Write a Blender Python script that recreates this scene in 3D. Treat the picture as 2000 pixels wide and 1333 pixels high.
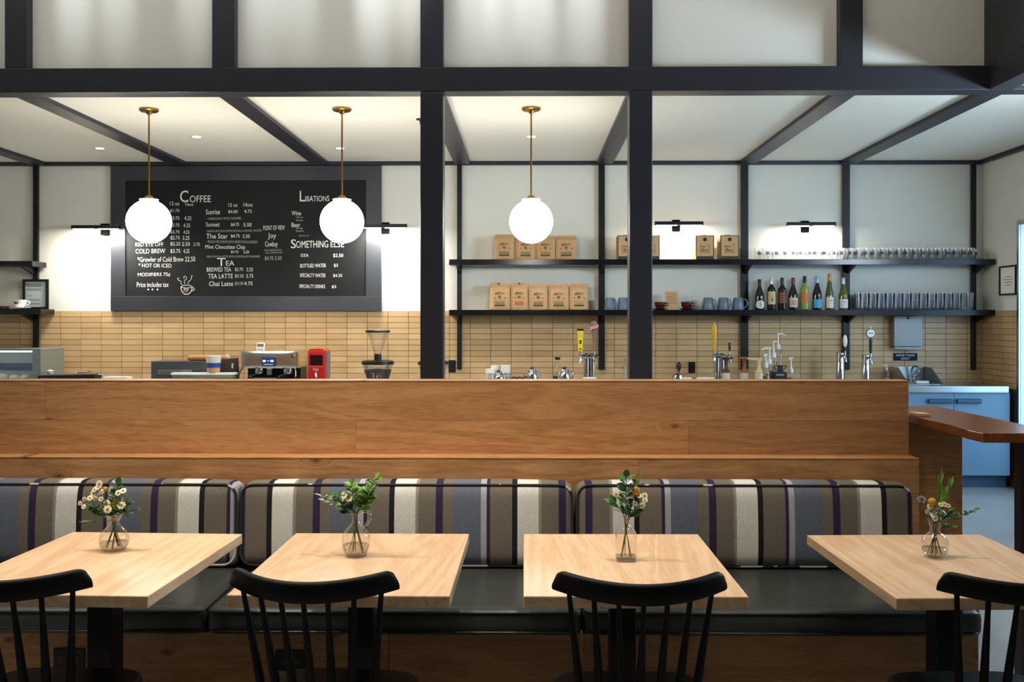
import bpy, bmesh, math, random
from mathutils import Vector
random.seed(7)
PI = math.pi
for o in list(bpy.data.objects): bpy.data.objects.remove(o, do_unlink=True)
scene = bpy.context.scene
C = scene.collection

# ---------------------------------------------------------------- camera
F = 1879.0                      # focal length in pixels of a 2000 px wide frame
YAW = math.radians(0.65)
CAMZ = 1.49
UX0 = 1030 - F*math.tan(YAW)
cam_d = bpy.data.cameras.new('camera')
cam = bpy.data.objects.new('camera', cam_d); C.objects.link(cam)
cam.location = (0, 0, CAMZ)
cam.rotation_euler = (PI/2, 0, YAW)
cam_d.sensor_width = 36.0
cam_d.lens = F*36.0/2000.0
cam_d.shift_x = (1000-UX0)/2000.0
cam_d.shift_y = -(666.5-625)/2000.0
cam_d.clip_start = 0.05
scene.camera = cam

# ---------------------------------------------------------------- world, exposure, lights
vs = scene.view_settings
vs.view_transform = 'Standard'; vs.look = 'None'; vs.gamma = 1.0; vs.use_curve_mapping = False
vs.exposure = 0.25
w = bpy.data.worlds.new('sky'); scene.world = w; w.use_nodes = True
bg = w.node_tree.nodes['Background']
bg.inputs[0].default_value = (0.42, 0.66, 1.0, 1); bg.inputs[1].default_value = 0.9

def lamp(name, kind, loc, target, energy, color=(1, 1, 1), **kw):
    d = bpy.data.lights.new(name, kind); d.energy = energy; d.color = color
    for k, v in kw.items(): setattr(d, k, v)
    o = bpy.data.objects.new(name, d); C.objects.link(o)
    o.location = loc
    o.rotation_euler = (Vector(target)-Vector(loc)).to_track_quat('-Z', 'Y').to_euler()
    return o
WARM = (1.0, 0.89, 0.76); NEUT = (1.0, 0.95, 0.86); COOL = (0.50, 0.74, 1.0)
# spot lamps of the dining hall, on a track above the tables
for x, e in ((-2.6, 185), (-1.6, 180), (0.3, 190)):
    lamp('table_spot', 'SPOT', (x, 2.95, 4.3), (x*0.62, 3.05, 0.7), e, WARM, spot_size=1.05, spot_blend=0.7, shadow_soft_size=0.03)
for x, e in ((-2.6, 80), (-0.4, 165), (1.3, 90)):
    lamp('bench_spot', 'SPOT', (x, 2.2, 4.5), (x*0.8, 4.2, 0.9), e, WARM, spot_size=1.2, spot_blend=0.9, shadow_soft_size=0.1)
# unseen spots added to mimic daylight streaks on the panel wall
for x, e in ((-3.0, 12), (-2.72, 9), (-2.2, 8), (-1.75, 9), (-1.52, 8), (-1.03, 17), (-0.78, 16), (-0.36, 12), (-0.18, 12), (0.03, 14), (0.34, 11)):
    lamp('streak_spot', 'SPOT', (x, 5.80, 4.75), (x+0.03, 6.27, 3.60), e*6.5, (0.88, 0.94, 1.0), spot_size=0.26, spot_blend=1.0, shadow_soft_size=0.04)
lamp('hall_fill', 'AREA', (-1.3, 4.7, 4.95), (-1.3, 6.3, 3.3), 44, (1.0, 0.97, 0.92), shape='RECTANGLE', size=7.0, size_y=0.5)  # unseen area fill added to brighten the upper panels
# daylight from the right: an added window band, and the glazed door
lamp('added_band_daylight', 'AREA', (4.56, 5.05, 2.34), (1.2, 6.27, 3.1), 170, (0.72, 0.86, 1.0), shape='RECTANGLE', size=1.6, size_y=0.26)  # narrow source added for the crisp diagonal shadow on the panels
lamp('door_daylight', 'AREA', (4.75, 7.5, 1.3), (2.4, 8.3, 0.9), 42, COOL, shape='RECTANGLE', size=1.5, size_y=2.1)

# ---------------------------------------------------------------- helpers
def X(px, Y):
    u = (px-UX0)/F
    return Y*(-math.sin(YAW)+u*math.cos(YAW))/(math.cos(YAW)+u*math.sin(YAW))
def Z(py, Y, px=1000):
    u = (px-UX0)/F
    return CAMZ+(625-py)/F*Y/(math.cos(YAW)+u*math.sin(YAW))
def hexc(h):
    h = h.lstrip('#'); v = [int(h[i:i+2], 16)/255 for i in (0, 2, 4)]
    return tuple((c/12.92 if c <= 0.04045 else ((c+0.055)/1.055)**2.4) for c in v)+(1,)

def ck(pts, it=2):
    pts = [Vector(p) for p in pts]
    for _ in range(it):
        q = [pts[0]]
        for a, b in zip(pts, pts[1:]): q += [a.lerp(b, .25), a.lerp(b, .75)]
        pts = q+[pts[-1]]
    return pts
class MB:
    def __init__(s): s.v = []; s.f = []
    def add(s, vs, fs):
        b = len(s.v); s.v += [tuple(p) for p in vs]; s.f += [tuple(i+b for i in f) for f in fs]; return s
    def box(s, x0, x1, y0, y1, z0, z1):
        return s.add([(x0,y0,z0),(x1,y0,z0),(x1,y1,z0),(x0,y1,z0),(x0,y0,z1),(x1,y0,z1),(x1,y1,z1),(x0,y1,z1)],
                     [(0,3,2,1),(4,5,6,7),(0,1,5,4),(1,2,6,5),(2,3,7,6),(3,0,4,7)])
    def hexa(s, p): # 8 points, bottom 4 ccw then top 4
        return s.add(p, [(0,3,2,1),(4,5,6,7),(0,1,5,4),(1,2,6,5),(2,3,7,6),(3,0,4,7)])
    def lathe(s, prof, n=20, c=(0,0,0), sx=1, sy=1):
        b = []; fs = []; m = len(prof)
        for r, z in prof:
            for k in range(n):
                a = 2*PI*k/n; b.append((c[0]+r*sx*math.cos(a), c[1]+r*sy*math.sin(a), c[2]+z))
        for i in range(m-1):
            for k in range(n):
                k2 = (k+1) % n; fs.append((i*n+k, i*n+k2, (i+1)*n+k2, (i+1)*n+k))
        if prof[0][0] > 1e-4: fs.append(tuple(reversed(range(n))))
        if prof[-1][0] > 1e-4: fs.append(tuple((m-1)*n+k for k in range(n)))
        return s.add(b, fs)
    def tube(s, pts, r, n=8, closed=False):
        pts = [Vector(p) for p in pts]; m = len(pts)
        rs = r if isinstance(r, (list, tuple)) else [r]*m
        b = []; fs = []; up = None
        for i, p in enumerate(pts):
            if closed: t = pts[(i+1) % m]-pts[i-1]
            else: t = pts[min(i+1, m-1)]-pts[max(i-1, 0)]
            t.normalize()
            if up is None:
                up = Vector((0,0,1)) if abs(t.z) < 0.9 else Vector((1,0,0))
            a = t.cross(up)
            if a.length < 1e-5: a = t.cross(Vector((0,1,0)))
            a.normalize(); c = a.cross(t); c.normalize(); up = c
            for k in range(n):
                q = 2*PI*k/n; b.append(p+rs[i]*(math.cos(q)*a+math.sin(q)*c))
        for i in range(m if closed else m-1):
            j = (i+1) % m
            for k in range(n):
                k2 = (k+1) % n; fs.append((i*n+k, i*n+k2, j*n+k2, j*n+k))
        if not closed: fs.append(tuple(reversed(range(n)))); fs.append(tuple((m-1)*n+k for k in range(n)))
        return s.add(b, fs)
    def prism(s, poly, a, b, axis='y'): # poly 2D (u,v) extruded along axis from a to b
        def P(u, v, t): return {'y': (u, t, v), 'x': (t, u, v), 'z': (u, v, t)}[axis]
        n = len(poly)
        return s.add([P(u,v,a) for u,v in poly]+[P(u,v,b) for u,v in poly],
                     [tuple(range(n)), tuple(reversed(range(n, 2*n)))]+[(i, i+n, (i+1) % n+n, (i+1) % n) for i in range(n)])
    def sphere(s, c, r, n=14, m=8, sz=1):
        return s.lathe([(max(r*math.sin(PI*i/m), 1e-5), -r*sz*math.cos(PI*i/m)) for i in range(m+1)], n, c)
    def rbox(s, x0, x1, y0, y1, z0, z1, r, n=10, bulge=None):
        cx, cy, cz = (x0+x1)/2, (y0+y1)/2, (z0+z1)/2; h = ((x1-x0)/2, (y1-y0)/2, (z1-z0)/2)
        bm = bmesh.new(); bmesh.ops.create_cube(bm, size=2)
        bmesh.ops.subdivide_edges(bm, edges=bm.edges[:], cuts=n, use_grid_fill=True)
        for v in bm.verts:
            q = []
            for i in range(3): # crowd the cuts towards the edges
                t = v.co[i]; t = math.copysign(1-(1-abs(t))**1.6, t) if abs(t) < 1 else t
                q.append(t*h[i])
            p = Vector(q)
            inn = Vector([max(-h[i]+r, min(h[i]-r, p[i])) for i in range(3)])
            d = p-inn
            if d.length > 1e-6: p = inn+d.normalized()*min(r, d.length) if False else inn+d.normalized()*r
            if bulge:
                u = [p[i]/h[i] for i in range(3)]
                bx, by, bz = bulge
                p.x += math.copysign(bx, u[0])*abs(u[0])*(1-u[1]**2)*(1-u[2]**2)
                p.y += math.copysign(by, u[1])*abs(u[1])*(1-u[0]**4)*(1-u[2]**2)
                p.z += (bz*u[2]*(1-u[0]**4)*(1-u[1]**2)) if u[2] > 0 else 0
            v.co = p+Vector((cx, cy, cz))
        bm.verts.index_update()
        s.add([v.co[:] for v in bm.verts], [[v.index for v in f.verts] for f in bm.faces]); bm.free(); return s
    def mesh(s, name, mat=None, smooth=None):
        me = bpy.data.meshes.new(name); me.from_pydata(s.v, [], s.f); me.validate()
        bm = bmesh.new(); bm.from_mesh(me); bmesh.ops.recalc_face_normals(bm, faces=bm.faces[:]); bm.to_mesh(me); bm.free()
        if mat: me.materials.append(mat)
        if smooth is not None:
            me.shade_smooth()
            if smooth < 180: me.set_sharp_from_angle(angle=math.radians(smooth))
        return me
    def build(s, name, mat, parent=None, smooth=None, bevel=0, label=None, loc=None, seg=2):
        return link(name, s.mesh(name, mat, smooth), parent, bevel, label, loc, seg)
def link(name, me, parent=None, bevel=0, label=None, loc=None, seg=2):
    o = bpy.data.objects.new(name, me); C.objects.link(o)
    if parent: o.parent = parent
    if loc: o.location = loc
    if bevel:
        m = o.modifiers.new('bevel', 'BEVEL'); m.width = bevel; m.segments = seg; m.limit_method = 'ANGLE'
    if label: o['label'] = label
    return o
def tag(o, label, cat, group=None):
    o['label'] = label; o['category'] = cat
    if group: o['group'] = group
    return o
def thing(name, label, cat, loc=(0,0,0), rz=0, group=None):
    o = bpy.data.objects.new(name, None); C.objects.link(o); o.empty_display_size = 0.05
    o.location = loc; o.rotation_euler = (0, 0, rz)
    return tag(o, label, cat, group)
def struct(o):
    o['kind'] = 'structure'; return o
def sroot(name, loc=(0,0,0)):
    o = bpy.data.objects.new(name, None); C.objects.link(o); o.location = loc; return struct(o)
def dup(root, loc, rz=None, label=None, group=None, cat=None):
    def cp(o, par):
        c = o.copy(); C.objects.link(c); c.parent = par
        for ch in o.children: cp(ch, c)
        return c
    r = cp(root, None); r.location = loc
    if rz is not None: r.rotation_euler = (0, 0, rz)
    if label: r['label'] = label
    if group: r['group'] = group
    return r
def text_geo(txt, size=1.0, thin=0.0):
    cu = bpy.data.curves.new('t', 'FONT'); cu.body = txt; cu.size = size; cu.offset = thin; cu.resolution_u = 3
    o = bpy.data.objects.new('t', cu); me = o.to_mesh()
    vs_ = [tuple(v.co) for v in me.vertices]; fs_ = [tuple(p.vertices) for p in me.polygons]
    o.to_mesh_clear(); bpy.data.objects.remove(o); bpy.data.curves.remove(cu)
    return vs_, fs_
def text_fit(mb, txt, x0, x1, z0, z1, y=0.0, rot=0.0, cyl=None, plane='xz'):
    """letters fitted in the box x0..x1, z0..z1, facing -Y; cyl = radius to wrap them on"""
    v, f = text_geo(txt)
    ax0 = min(p[0] for p in v); ax1 = max(p[0] for p in v); ay0 = min(p[1] for p in v); ay1 = max(p[1] for p in v)
    out = []; cx, cz = (x0+x1)/2, (z0+z1)/2
    for p in v:
        a = x0+(p[0]-ax0)/(ax1-ax0)*(x1-x0); b = z0+(p[1]-ay0)/(ay1-ay0)*(z1-z0)
        if rot: a, b = cx+(a-cx)*math.cos(rot)-(b-cz)*math.sin(rot), cz+(a-cx)*math.sin(rot)+(b-cz)*math.cos(rot)
        out.append((a, y, b) if not cyl else (cyl*math.sin(a/cyl), -cyl*math.cos(a/cyl), b))
    return mb.add(out, f)

# ---------------------------------------------------------------- materials
def newmat(name):
    m = bpy.data.materials.new(name); m.use_nodes = True
    nt = m.node_tree; return m, nt, nt.nodes['Principled BSDF']
MC = {}
def M(name, col, rough=0.5, metal=0.0, spec=0.5, var=0.0, vscale=8.0, bump=0.0, coat=0.0, emit=0):
    if name in MC: return MC[name]
    m, nt, b = newmat(name); c = hexc(col) if isinstance(col, str) else col
    b.inputs['Base Color'].default_value = c; b.inputs['Roughness'].default_value = rough
    b.inputs['Metallic'].default_value = metal; b.inputs['Specular IOR Level'].default_value = spec
    b.inputs['Coat Weight'].default_value = coat
    tc = nt.nodes.new('ShaderNodeTexCoord'); nz = nt.nodes.new('ShaderNodeTexNoise')
    nz.inputs['Scale'].default_value = vscale; nz.inputs['Detail'].default_value = 4
    nt.links.new(tc.outputs['Object'], nz.inputs['Vector'])
    if var:
        mx = nt.nodes.new('ShaderNodeMix'); mx.data_type = 'RGBA'
        mx.inputs['A'].default_value = tuple(x*(1-var) for x in c[:3])+(1,); mx.inputs['B'].default_value = tuple(min(1, x*(1+var)) for x in c[:3])+(1,)
        nt.links.new(nz.outputs['Fac'], mx.inputs['Factor']); nt.links.new(mx.outputs['Result'], b.inputs['Base Color'])
    if bump:
        bp = nt.nodes.new('ShaderNodeBump'); bp.inputs['Strength'].default_value = bump; bp.inputs['Distance'].default_value = 0.01
        nt.links.new(nz.outputs['Fac'], bp.inputs['Height']); nt.links.new(bp.outputs['Normal'], b.inputs['Normal'])
    if emit:
        b.inputs['Emission Color'].default_value = c; b.inputs['Emission Strength'].default_value = emit
    MC[name] = m; return m
def Mglass(name, tint=(0.97, 0.985, 0.98), refl=1.0, rough=0.02):
    if name in MC: return MC[name]
    m = bpy.data.materials.new(name); m.use_nodes = True; nt = m.node_tree; nt.nodes.clear()
    out = nt.nodes.new('ShaderNodeOutputMaterial'); mix = nt.nodes.new('ShaderNodeMixShader')
    tr = nt.nodes.new('ShaderNodeBsdfTransparent'); gl = nt.nodes.new('ShaderNodeBsdfGlossy')
    lw = nt.nodes.new('ShaderNodeLayerWeight'); lw.inputs['Blend'].default_value = 0.35
    mu = nt.nodes.new('ShaderNodeMath'); mu.operation = 'MULTIPLY_ADD'; mu.inputs[1].default_value = 0.55*refl; mu.inputs[2].default_value = 0.05*refl
    tr.inputs[0].default_value = tuple(tint)+(1,); gl.inputs['Roughness'].default_value = rough
    nt.links.new(lw.outputs['Facing'], mu.inputs[0]); nt.links.new(mu.outputs[0], mix.inputs[0])
    nt.links.new(tr.outputs[0], mix.inputs[1]); nt.links.new(gl.outputs[0], mix.inputs[2]); nt.links.new(mix.outputs[0], out.inputs[0])
    MC[name] = m; return m
def Mwood(name, dark, light, axis='X', scale=1.0, knots=True, rough=0.45, saw=0.0, contrast=1.0, ring=0.14, rf=22, s1=1.3, s2=9):
    m, nt, b = newmat(name); L = nt.links.new; N = nt.nodes.new
    tc = N('ShaderNodeTexCoord'); oi = N('ShaderNodeObjectInfo'); mp = N('ShaderNodeMapping')
    va = N('ShaderNodeVectorMath'); va.operation = 'ADD'; vm = N('ShaderNodeVectorMath'); vm.operation = 'SCALE'
    vm.inputs[0].default_value = (13.1, 7.7, 5.3); L(oi.outputs['Random'], vm.inputs['Scale'])
    L(tc.outputs['Object'], va.inputs[0]); L(vm.outputs[0], va.inputs[1]); L(va.outputs[0], mp.inputs['Vector'])
    st = {'X': (0.9, 9, 9), 'Y': (9, 0.9, 9), 'Z': (9, 9, 0.9)}[axis]
    mp.inputs['Scale'].default_value = tuple(q*scale for q in st)
    # knots bend the grain around them
    vo = N('ShaderNodeTexVoronoi'); vo.inputs['Scale'].default_value = 1.9; vo.inputs['Randomness'].default_value = 1.0
    vo.voronoi_dimensions = '2D'
    sx_ = N('ShaderNodeSeparateXYZ'); cx2 = N('ShaderNodeCombineXYZ'); L(va.outputs[0], sx_.inputs[0])
    for k, (src, sc_) in enumerate({'X': (('X', 1.0), ('Z', 2.0)), 'Y': (('Y', 1.0), ('X', 2.0)), 'Z': (('Z', 1.0), ('X', 2.0))}[axis]):
        q_ = N('ShaderNodeMath'); q_.operation = 'MULTIPLY'; q_.inputs[1].default_value = sc_; L(sx_.outputs[src], q_.inputs[0]); L(q_.outputs[0], cx2.inputs[k])
    L(cx2.outputs[0], vo.inputs['Vector'])
    scK = N('ShaderNodeSeparateColor'); L(vo.outputs['Color'], scK.inputs[0]); gtK = N('ShaderNodeMath'); gtK.operation = 'GREATER_THAN'; gtK.inputs[1].default_value = .55; L(scK.outputs[0], gtK.inputs[0])
    kr = N('ShaderNodeMapRange'); kr.inputs[1].default_value = 0.0; kr.inputs[2].default_value = 0.16; kr.inputs[3].default_value = 1; kr.inputs[4].default_value = 0
    L(vo.outputs['Distance'], kr.inputs[0])
    ad = N('ShaderNodeVectorMath'); ad.operation = 'ADD'; L(mp.outputs[0], ad.inputs[0])
    if knots:
        sc = N('ShaderNodeVectorMath'); sc.operation = 'SCALE'; sc.inputs[0].default_value = (0, 0.7, 0.7); mK = N('ShaderNodeMath'); mK.operation = 'MULTIPLY'; L(kr.outputs[0], mK.inputs[0]); L(gtK.outputs[0], mK.inputs[1]); L(mK.outputs[0], sc.inputs['Scale']); L(sc.outputs[0], ad.inputs[1])
    n1 = N('ShaderNodeTexNoise'); n1.inputs['Scale'].default_value = s1; n1.inputs['Detail'].default_value = 5; n1.inputs['Distortion'].default_value = 0.8
    L(ad.outputs[0], n1.inputs['Vector'])
    n2 = N('ShaderNodeTexNoise'); n2.inputs['Scale'].default_value = s2; n2.inputs['Detail'].default_value = 6
    L(ad.outputs[0], n2.inputs['Vector'])
    wv = N('ShaderNodeMath'); wv.operation = 'MULTIPLY'; wv.inputs[1].default_value = rf; L(n1.outputs['Fac'], wv.inputs[0])
    sn = N('ShaderNodeMath'); sn.operation = 'SINE'; L(wv.outputs[0], sn.inputs[0])
    a1 = N('ShaderNodeMath'); a1.operation = 'MULTIPLY_ADD'; a1.inputs[1].default_value = ring*contrast; L(sn.outputs[0], a1.inputs[0])
    a2 = N('ShaderNodeMath'); a2.operation = 'MULTIPLY_ADD'; a2.inputs[1].default_value = 0.9*contrast; a2.inputs[2].default_value = 0.5-0.45*contrast
    L(n2.outputs['Fac'], a2.inputs[0]); L(a2.outputs[0], a1.inputs[2])
    mx = N('ShaderNodeMix'); mx.data_type = 'RGBA'; mx.clamp_factor = True
    mx.inputs['A'].default_value = hexc(dark); mx.inputs['B'].default_value = hexc(light); L(a1.outputs[0], mx.inputs['Factor'])
    # tone of the single board
    hs = N('ShaderNodeHueSaturation'); mr = N('ShaderNodeMapRange'); mr.inputs[3].default_value = 0.88; mr.inputs[4].default_value = 1.1
    L(oi.outputs['Random'], mr.inputs[0]); L(mr.outputs[0], hs.inputs['Value']); L(mx.outputs['Result'], hs.inputs['Color'])
    last = hs.outputs['Color']
    if knots:
        k2 = N('ShaderNodeMapRange'); k2.inputs[1].default_value = 0.012; k2.inputs[2].default_value = 0.06; k2.inputs[3].default_value = 0.8; k2.inputs[4].default_value = 0
        L(vo.outputs['Distance'], k2.inputs[0])
        mk2 = N('ShaderNodeMix'); mk2.data_type = 'RGBA'; mk2.inputs['B'].default_value = hexc('#4a2a14')
        sc2 = N('ShaderNodeSeparateColor'); L(vo.outputs['Color'], sc2.inputs[0]); gt = N('ShaderNodeMath'); gt.operation = 'GREATER_THAN'; gt.inputs[1].default_value = .55; L(sc2.outputs[0], gt.inputs[0])
        gm = N('ShaderNodeMath'); gm.operation = 'MULTIPLY'; L(gt.outputs[0], gm.inputs[0]); L(k2.outputs[0], gm.inputs[1]); L(gm.outputs[0], mk2.inputs['Factor']); L(last, mk2.inputs['A']); last = mk2.outputs['Result']
    L(last, b.inputs['Base Color'])
    b.inputs['Roughness'].default_value = rough; b.inputs['Specular IOR Level'].default_value = 0.35
    if saw:
        ws = N('ShaderNodeTexWave'); ws.bands_direction = 'X'; ws.inputs['Scale'].default_value = 38; ws.inputs['Distortion'].default_value = 4.0; ws.inputs['Detail'].default_value = 2
        L(va.outputs[0], ws.inputs['Vector'])
        bp = N('ShaderNodeBump'); bp.inputs['Strength'].default_value = saw; bp.inputs['Distance'].default_value = 0.002
        L(ws.outputs['Fac'], bp.inputs['Height']); L(bp.outputs['Normal'], b.inputs['Normal'])
    MC[name] = m; return m
def Mstripe(name, x0, period, rev):
    """woven stripes along local X"""
    m, nt, b = newmat(name); L = nt.links.new; N = nt.nodes.new
    tc = N('ShaderNodeTexCoord'); sp = N('ShaderNodeSeparateXYZ'); L(tc.outputs['Object'], sp.inputs[0])
    a = N('ShaderNodeMath'); a.operation = 'MULTIPLY_ADD'; s = (-1 if rev else 1)/period
    a.inputs[1].default_value = s; a.inputs[2].default_value = -x0*s+10; L(sp.outputs['X'], a.inputs[0])
    fr = N('ShaderNodeMath'); fr.operation = 'FRACT'; L(a.outputs[0], fr.inputs[0])
    cr = N('ShaderNodeValToRGB'); cr.color_ramp.interpolation = 'CONSTANT'; L(fr.outputs[0], cr.inputs[0])
    WH, GR, TA, PU, BL, LG, BK = '#d8d5cd', '#908c84', '#746c60', '#372c48', '#656b78', '#a9a8ad', '#232126'
    stops = [(0, WH), (.17, GR), (.195, TA), (.335, PU), (.393, TA), (.475, BL), (.70, LG), (.75, PU), (.775, TA), (.955, BK)]
    e = cr.color_ramp.elements
    e[0].position = 0; e[0].color = hexc(stops[0][1]); e[1].position = stops[1][0]; e[1].color = hexc(stops[1][1])
    for p, c in stops[2:]:
        q = e.new(p); q.color = hexc(c)
    nz = N('ShaderNodeTexNoise'); nz.inputs['Scale'].default_value = 260; nz.inputs['Detail'].default_value = 2; L(tc.outputs['Object'], nz.inputs['Vector'])
    mr = N('ShaderNodeMapRange'); mr.inputs[1].default_value = .25; mr.inputs[2].default_value = .75; mr.inputs[3].default_value = 0.78; mr.inputs[4].default_value = 1.18; L(nz.outputs['Fac'], mr.inputs[0])
    hs = N('ShaderNodeHueSaturation'); L(cr.outputs[0], hs.inputs['Color']); L(mr.outputs[0], hs.inputs['Value'])
    L(hs.outputs[0], b.inputs['Base Color']); b.inputs['Roughness'].default_value = 0.9; b.inputs['Specular IOR Level'].default_value = 0.15
    bp = N('ShaderNodeBump'); bp.inputs['Strength'].default_value = 0.25; bp.inputs['Distance'].default_value = 0.002
    L(nz.outputs['Fac'], bp.inputs['Height']); L(bp.outputs['Normal'], b.inputs['Normal'])
    return m
def Mtile(name):
    m, nt, b = newmat(name); L = nt.links.new; N = nt.nodes.new
    oi = N('ShaderNodeObjectInfo'); ge = N('ShaderNodeNewGeometry'); ad = N('ShaderNodeMath'); ad.operation = 'ADD'
    L(oi.outputs['Random'], ad.inputs[0]); L(ge.outputs['Random Per Island'], ad.inputs[1])
    fr = N('ShaderNodeMath'); fr.operation = 'FRACT'; L(ad.outputs[0], fr.inputs[0])
    cr = N('ShaderNodeValToRGB'); e = cr.color_ramp.elements
    e[0].color = hexc('#b9976b'); e[1].color = hexc('#c8a87c'); q = e.new(.5); q.color = hexc('#c09f73'); L(fr.outputs[0], cr.inputs[0])
    tc = N('ShaderNodeTexCoord'); nz = N('ShaderNodeTexNoise'); nz.inputs['Scale'].default_value = 14; nz.inputs['Detail'].default_value = 3
    L(tc.outputs['Object'], nz.inputs['Vector'])
    mr = N('ShaderNodeMapRange'); mr.inputs[3].default_value = .9; mr.inputs[4].default_value = 1.1; L(nz.outputs['Fac'], mr.inputs[0])
    hs = N('ShaderNodeHueSaturation'); L(cr.outputs[0], hs.inputs['Color']); L(mr.outputs[0], hs.inputs['Value'])
    L(hs.outputs[0], b.inputs['Base Color']); b.inputs['Roughness'].default_value = 0.32; b.inputs['Specular IOR Level'].default_value = 0.45
    return m
def Memit(name, col, s):
    if name in MC: return MC[name]
    m = bpy.data.materials.new(name); m.use_nodes = True; nt = m.node_tree; nt.nodes.clear()
    o = nt.nodes.new('ShaderNodeOutputMaterial'); e = nt.nodes.new('ShaderNodeEmission')
    e.inputs[0].default_value = tuple(col)+(1,); e.inputs[1].default_value = s; nt.links.new(e.outputs[0], o.inputs[0]); MC[name] = m; return m

plaster = M('plaster', '#dcdacf', 0.85, var=0.03, vscale=3, spec=0.2)
panelw = M('panel_white', '#d9d7ce', 0.7, var=0.03, vscale=2, spec=0.25)
ceilw = M('ceiling_white', '#e2dfd2', 0.8, var=0.02, vscale=2, spec=0.2)
steel_dk = M('dark_steel', '#303037', 0.42, 0.35, var=0.12, vscale=5)
black_mt = M('black_metal', '#0e0e10', 0.45, 0.3, var=0.15, vscale=20)
black_pl = M('black_plastic', '#0d0d0f', 0.4)
black_paint = M('black_paint', '#040405', 0.5, var=0.2, vscale=12, spec=0.2)
concrete = M('concrete', '#929494', 0.28, var=0.18, vscale=2.5, bump=0.05)
oak = Mwood('oak_panel', '#8f5d35', '#cc9c69', 'X', 1.0, True, 0.5, saw=0.16, contrast=1.0, ring=.13, rf=46, s1=.8, s2=17)
ash = Mwood('ash_table', '#c69d76', '#e4c6a3', 'Y', .9, False, 0.38, contrast=1.0, ring=.20, rf=80, s1=.45, s2=14)
walnut = Mwood('walnut_ledge', '#5e3016', '#9a5a30', 'Y', 1.2, True, 0.22)
leather = M('black_leather', '#2f3330', 0.32, var=0.25, vscale=5, bump=0.12, spec=0.5)
brass = M('brass', '#9c7a3c', 0.28, 1.0, var=0.1)
chrome = M('chrome', '#c9ccd0', 0.1, 1.0)
stainless = M('stainless', '#b4b8bc', 0.28, 1.0, var=0.06, vscale=30)
frame_st = M('raw_steel_frame', '#4b4e54', 0.40, 0.7, var=0.2, vscale=3)
board_bk = M('chalkboard_black', '#131416', 0.65, var=0.3, vscale=4, spec=0.3)
chalk = M('chalk', '#e2e2dd', 0.95, var=0.1, vscale=300)
chalk_dim = M('chalk_dim', '#a9a9a6', 0.95, var=0.2, vscale=300)
grout = M('grout', '#4a382a', 0.9, var=0.1)
tile_m = Mtile('tan_tile')
glass = Mglass('clear_glass', (0.985, 0.99, 0.99), 0.6)
vase_glass = Mglass('vase_glass', (0.975, 0.965, 0.94), 0.85)
water = Mglass('water', (0.80, 0.79, 0.74), 0.7)
def Mshelfglass():
    m = Mglass('shelf_glass', (.99, .995, 1.0), .5, .12); nt = m.node_tree; L = nt.links.new
    out = [n for n in nt.nodes if n.type == 'OUTPUT_MATERIAL'][0]; prev = out.inputs[0].links[0].from_socket
    df = nt.nodes.new('ShaderNodeBsdfTranslucent'); df.inputs[0].default_value = (.95, .97, 1, 1); d2 = nt.nodes.new('ShaderNodeBsdfDiffuse'); d2.inputs[0].default_value = (.95, .97, 1, 1)  # whitish edges stand in for daylight refracted by the glass
    ad = nt.nodes.new('ShaderNodeMixShader'); L(df.outputs[0], ad.inputs[1]); L(d2.outputs[0], ad.inputs[2])
    lw = nt.nodes.new('ShaderNodeLayerWeight'); lw.inputs[0].default_value = .5; mu = nt.nodes.new('ShaderNodeMath'); mu.operation = 'MULTIPLY'; mu.inputs[1].default_value = .22; L(lw.outputs['Facing'], mu.inputs[0])
    mx = nt.nodes.new('ShaderNodeMixShader'); L(mu.outputs[0], mx.inputs[0]); L(prev, mx.inputs[1]); L(ad.outputs[0], mx.inputs[2]); L(mx.outputs[0], out.inputs[0]); return m
shelf_glass = Mshelfglass()
pane_g = Mglass('pane_glass', (0.9, 0.95, 0.97), 0.7)
white_cer = M('white_ceramic', '#e8e6e0', 0.25)
white_pl = M('white_plastic', '#dcdbd3', 0.4)
paper_w = M('white_paper', '#e6e4dc', 0.8)
kraft = M('kraft_paper', '#c29a6b', 0.75, var=0.12, vscale=25, bump=0.25)
ink = M('print_ink', '#2c2218', 0.8)
ink_soft = M('print_ink_soft', '#8a6a44', 0.8)
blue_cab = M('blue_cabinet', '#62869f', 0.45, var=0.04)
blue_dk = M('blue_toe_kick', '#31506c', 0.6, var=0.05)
sage = M('handle_blue_grey', '#2f4a62', 0.4)
mug_bl = M('mug_blue', '#647686', 0.35, var=0.06)
cup_rd = M('cup_dark_red', '#4a1a16', 0.22, var=0.1)
leaf_d = M('leaf_dark', '#3c6c2c', 0.5, var=0.35, vscale=40)
leaf_l = M('leaf_light', '#7cab4c', 0.5, var=0.3, vscale=40)
leaf_s = M('leaf_silver', '#9aa98c', 0.6, var=0.2, vscale=40)
stem_m = M('stem_green', '#55602a', 0.6, var=0.3, vscale=60)
petal = M('petal_white', '#f0ead2', 0.6, var=0.06)
flo_y = M('flower_yellow', '#c99a1e', 0.8, var=0.25, vscale=200, bump=0.5)
thistle_m = M('thistle_blue', '#5d6b78', 0.8, var=0.3, vscale=200, bump=0.5)

# ---------------------------------------------------------------- the setting
YW, YB, ZB = 9.16, 6.20, 2.965          # back wall, main beam front, underside of the steel
XR = 4.31                                # right wall of the service area
XL = -6.2
CT = 2.995                               # service ceiling
MB().box(XL-.2, 7, -3.2, YW+.3, -.1, 0).build('floor', concrete)['kind'] = 'structure'
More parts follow.
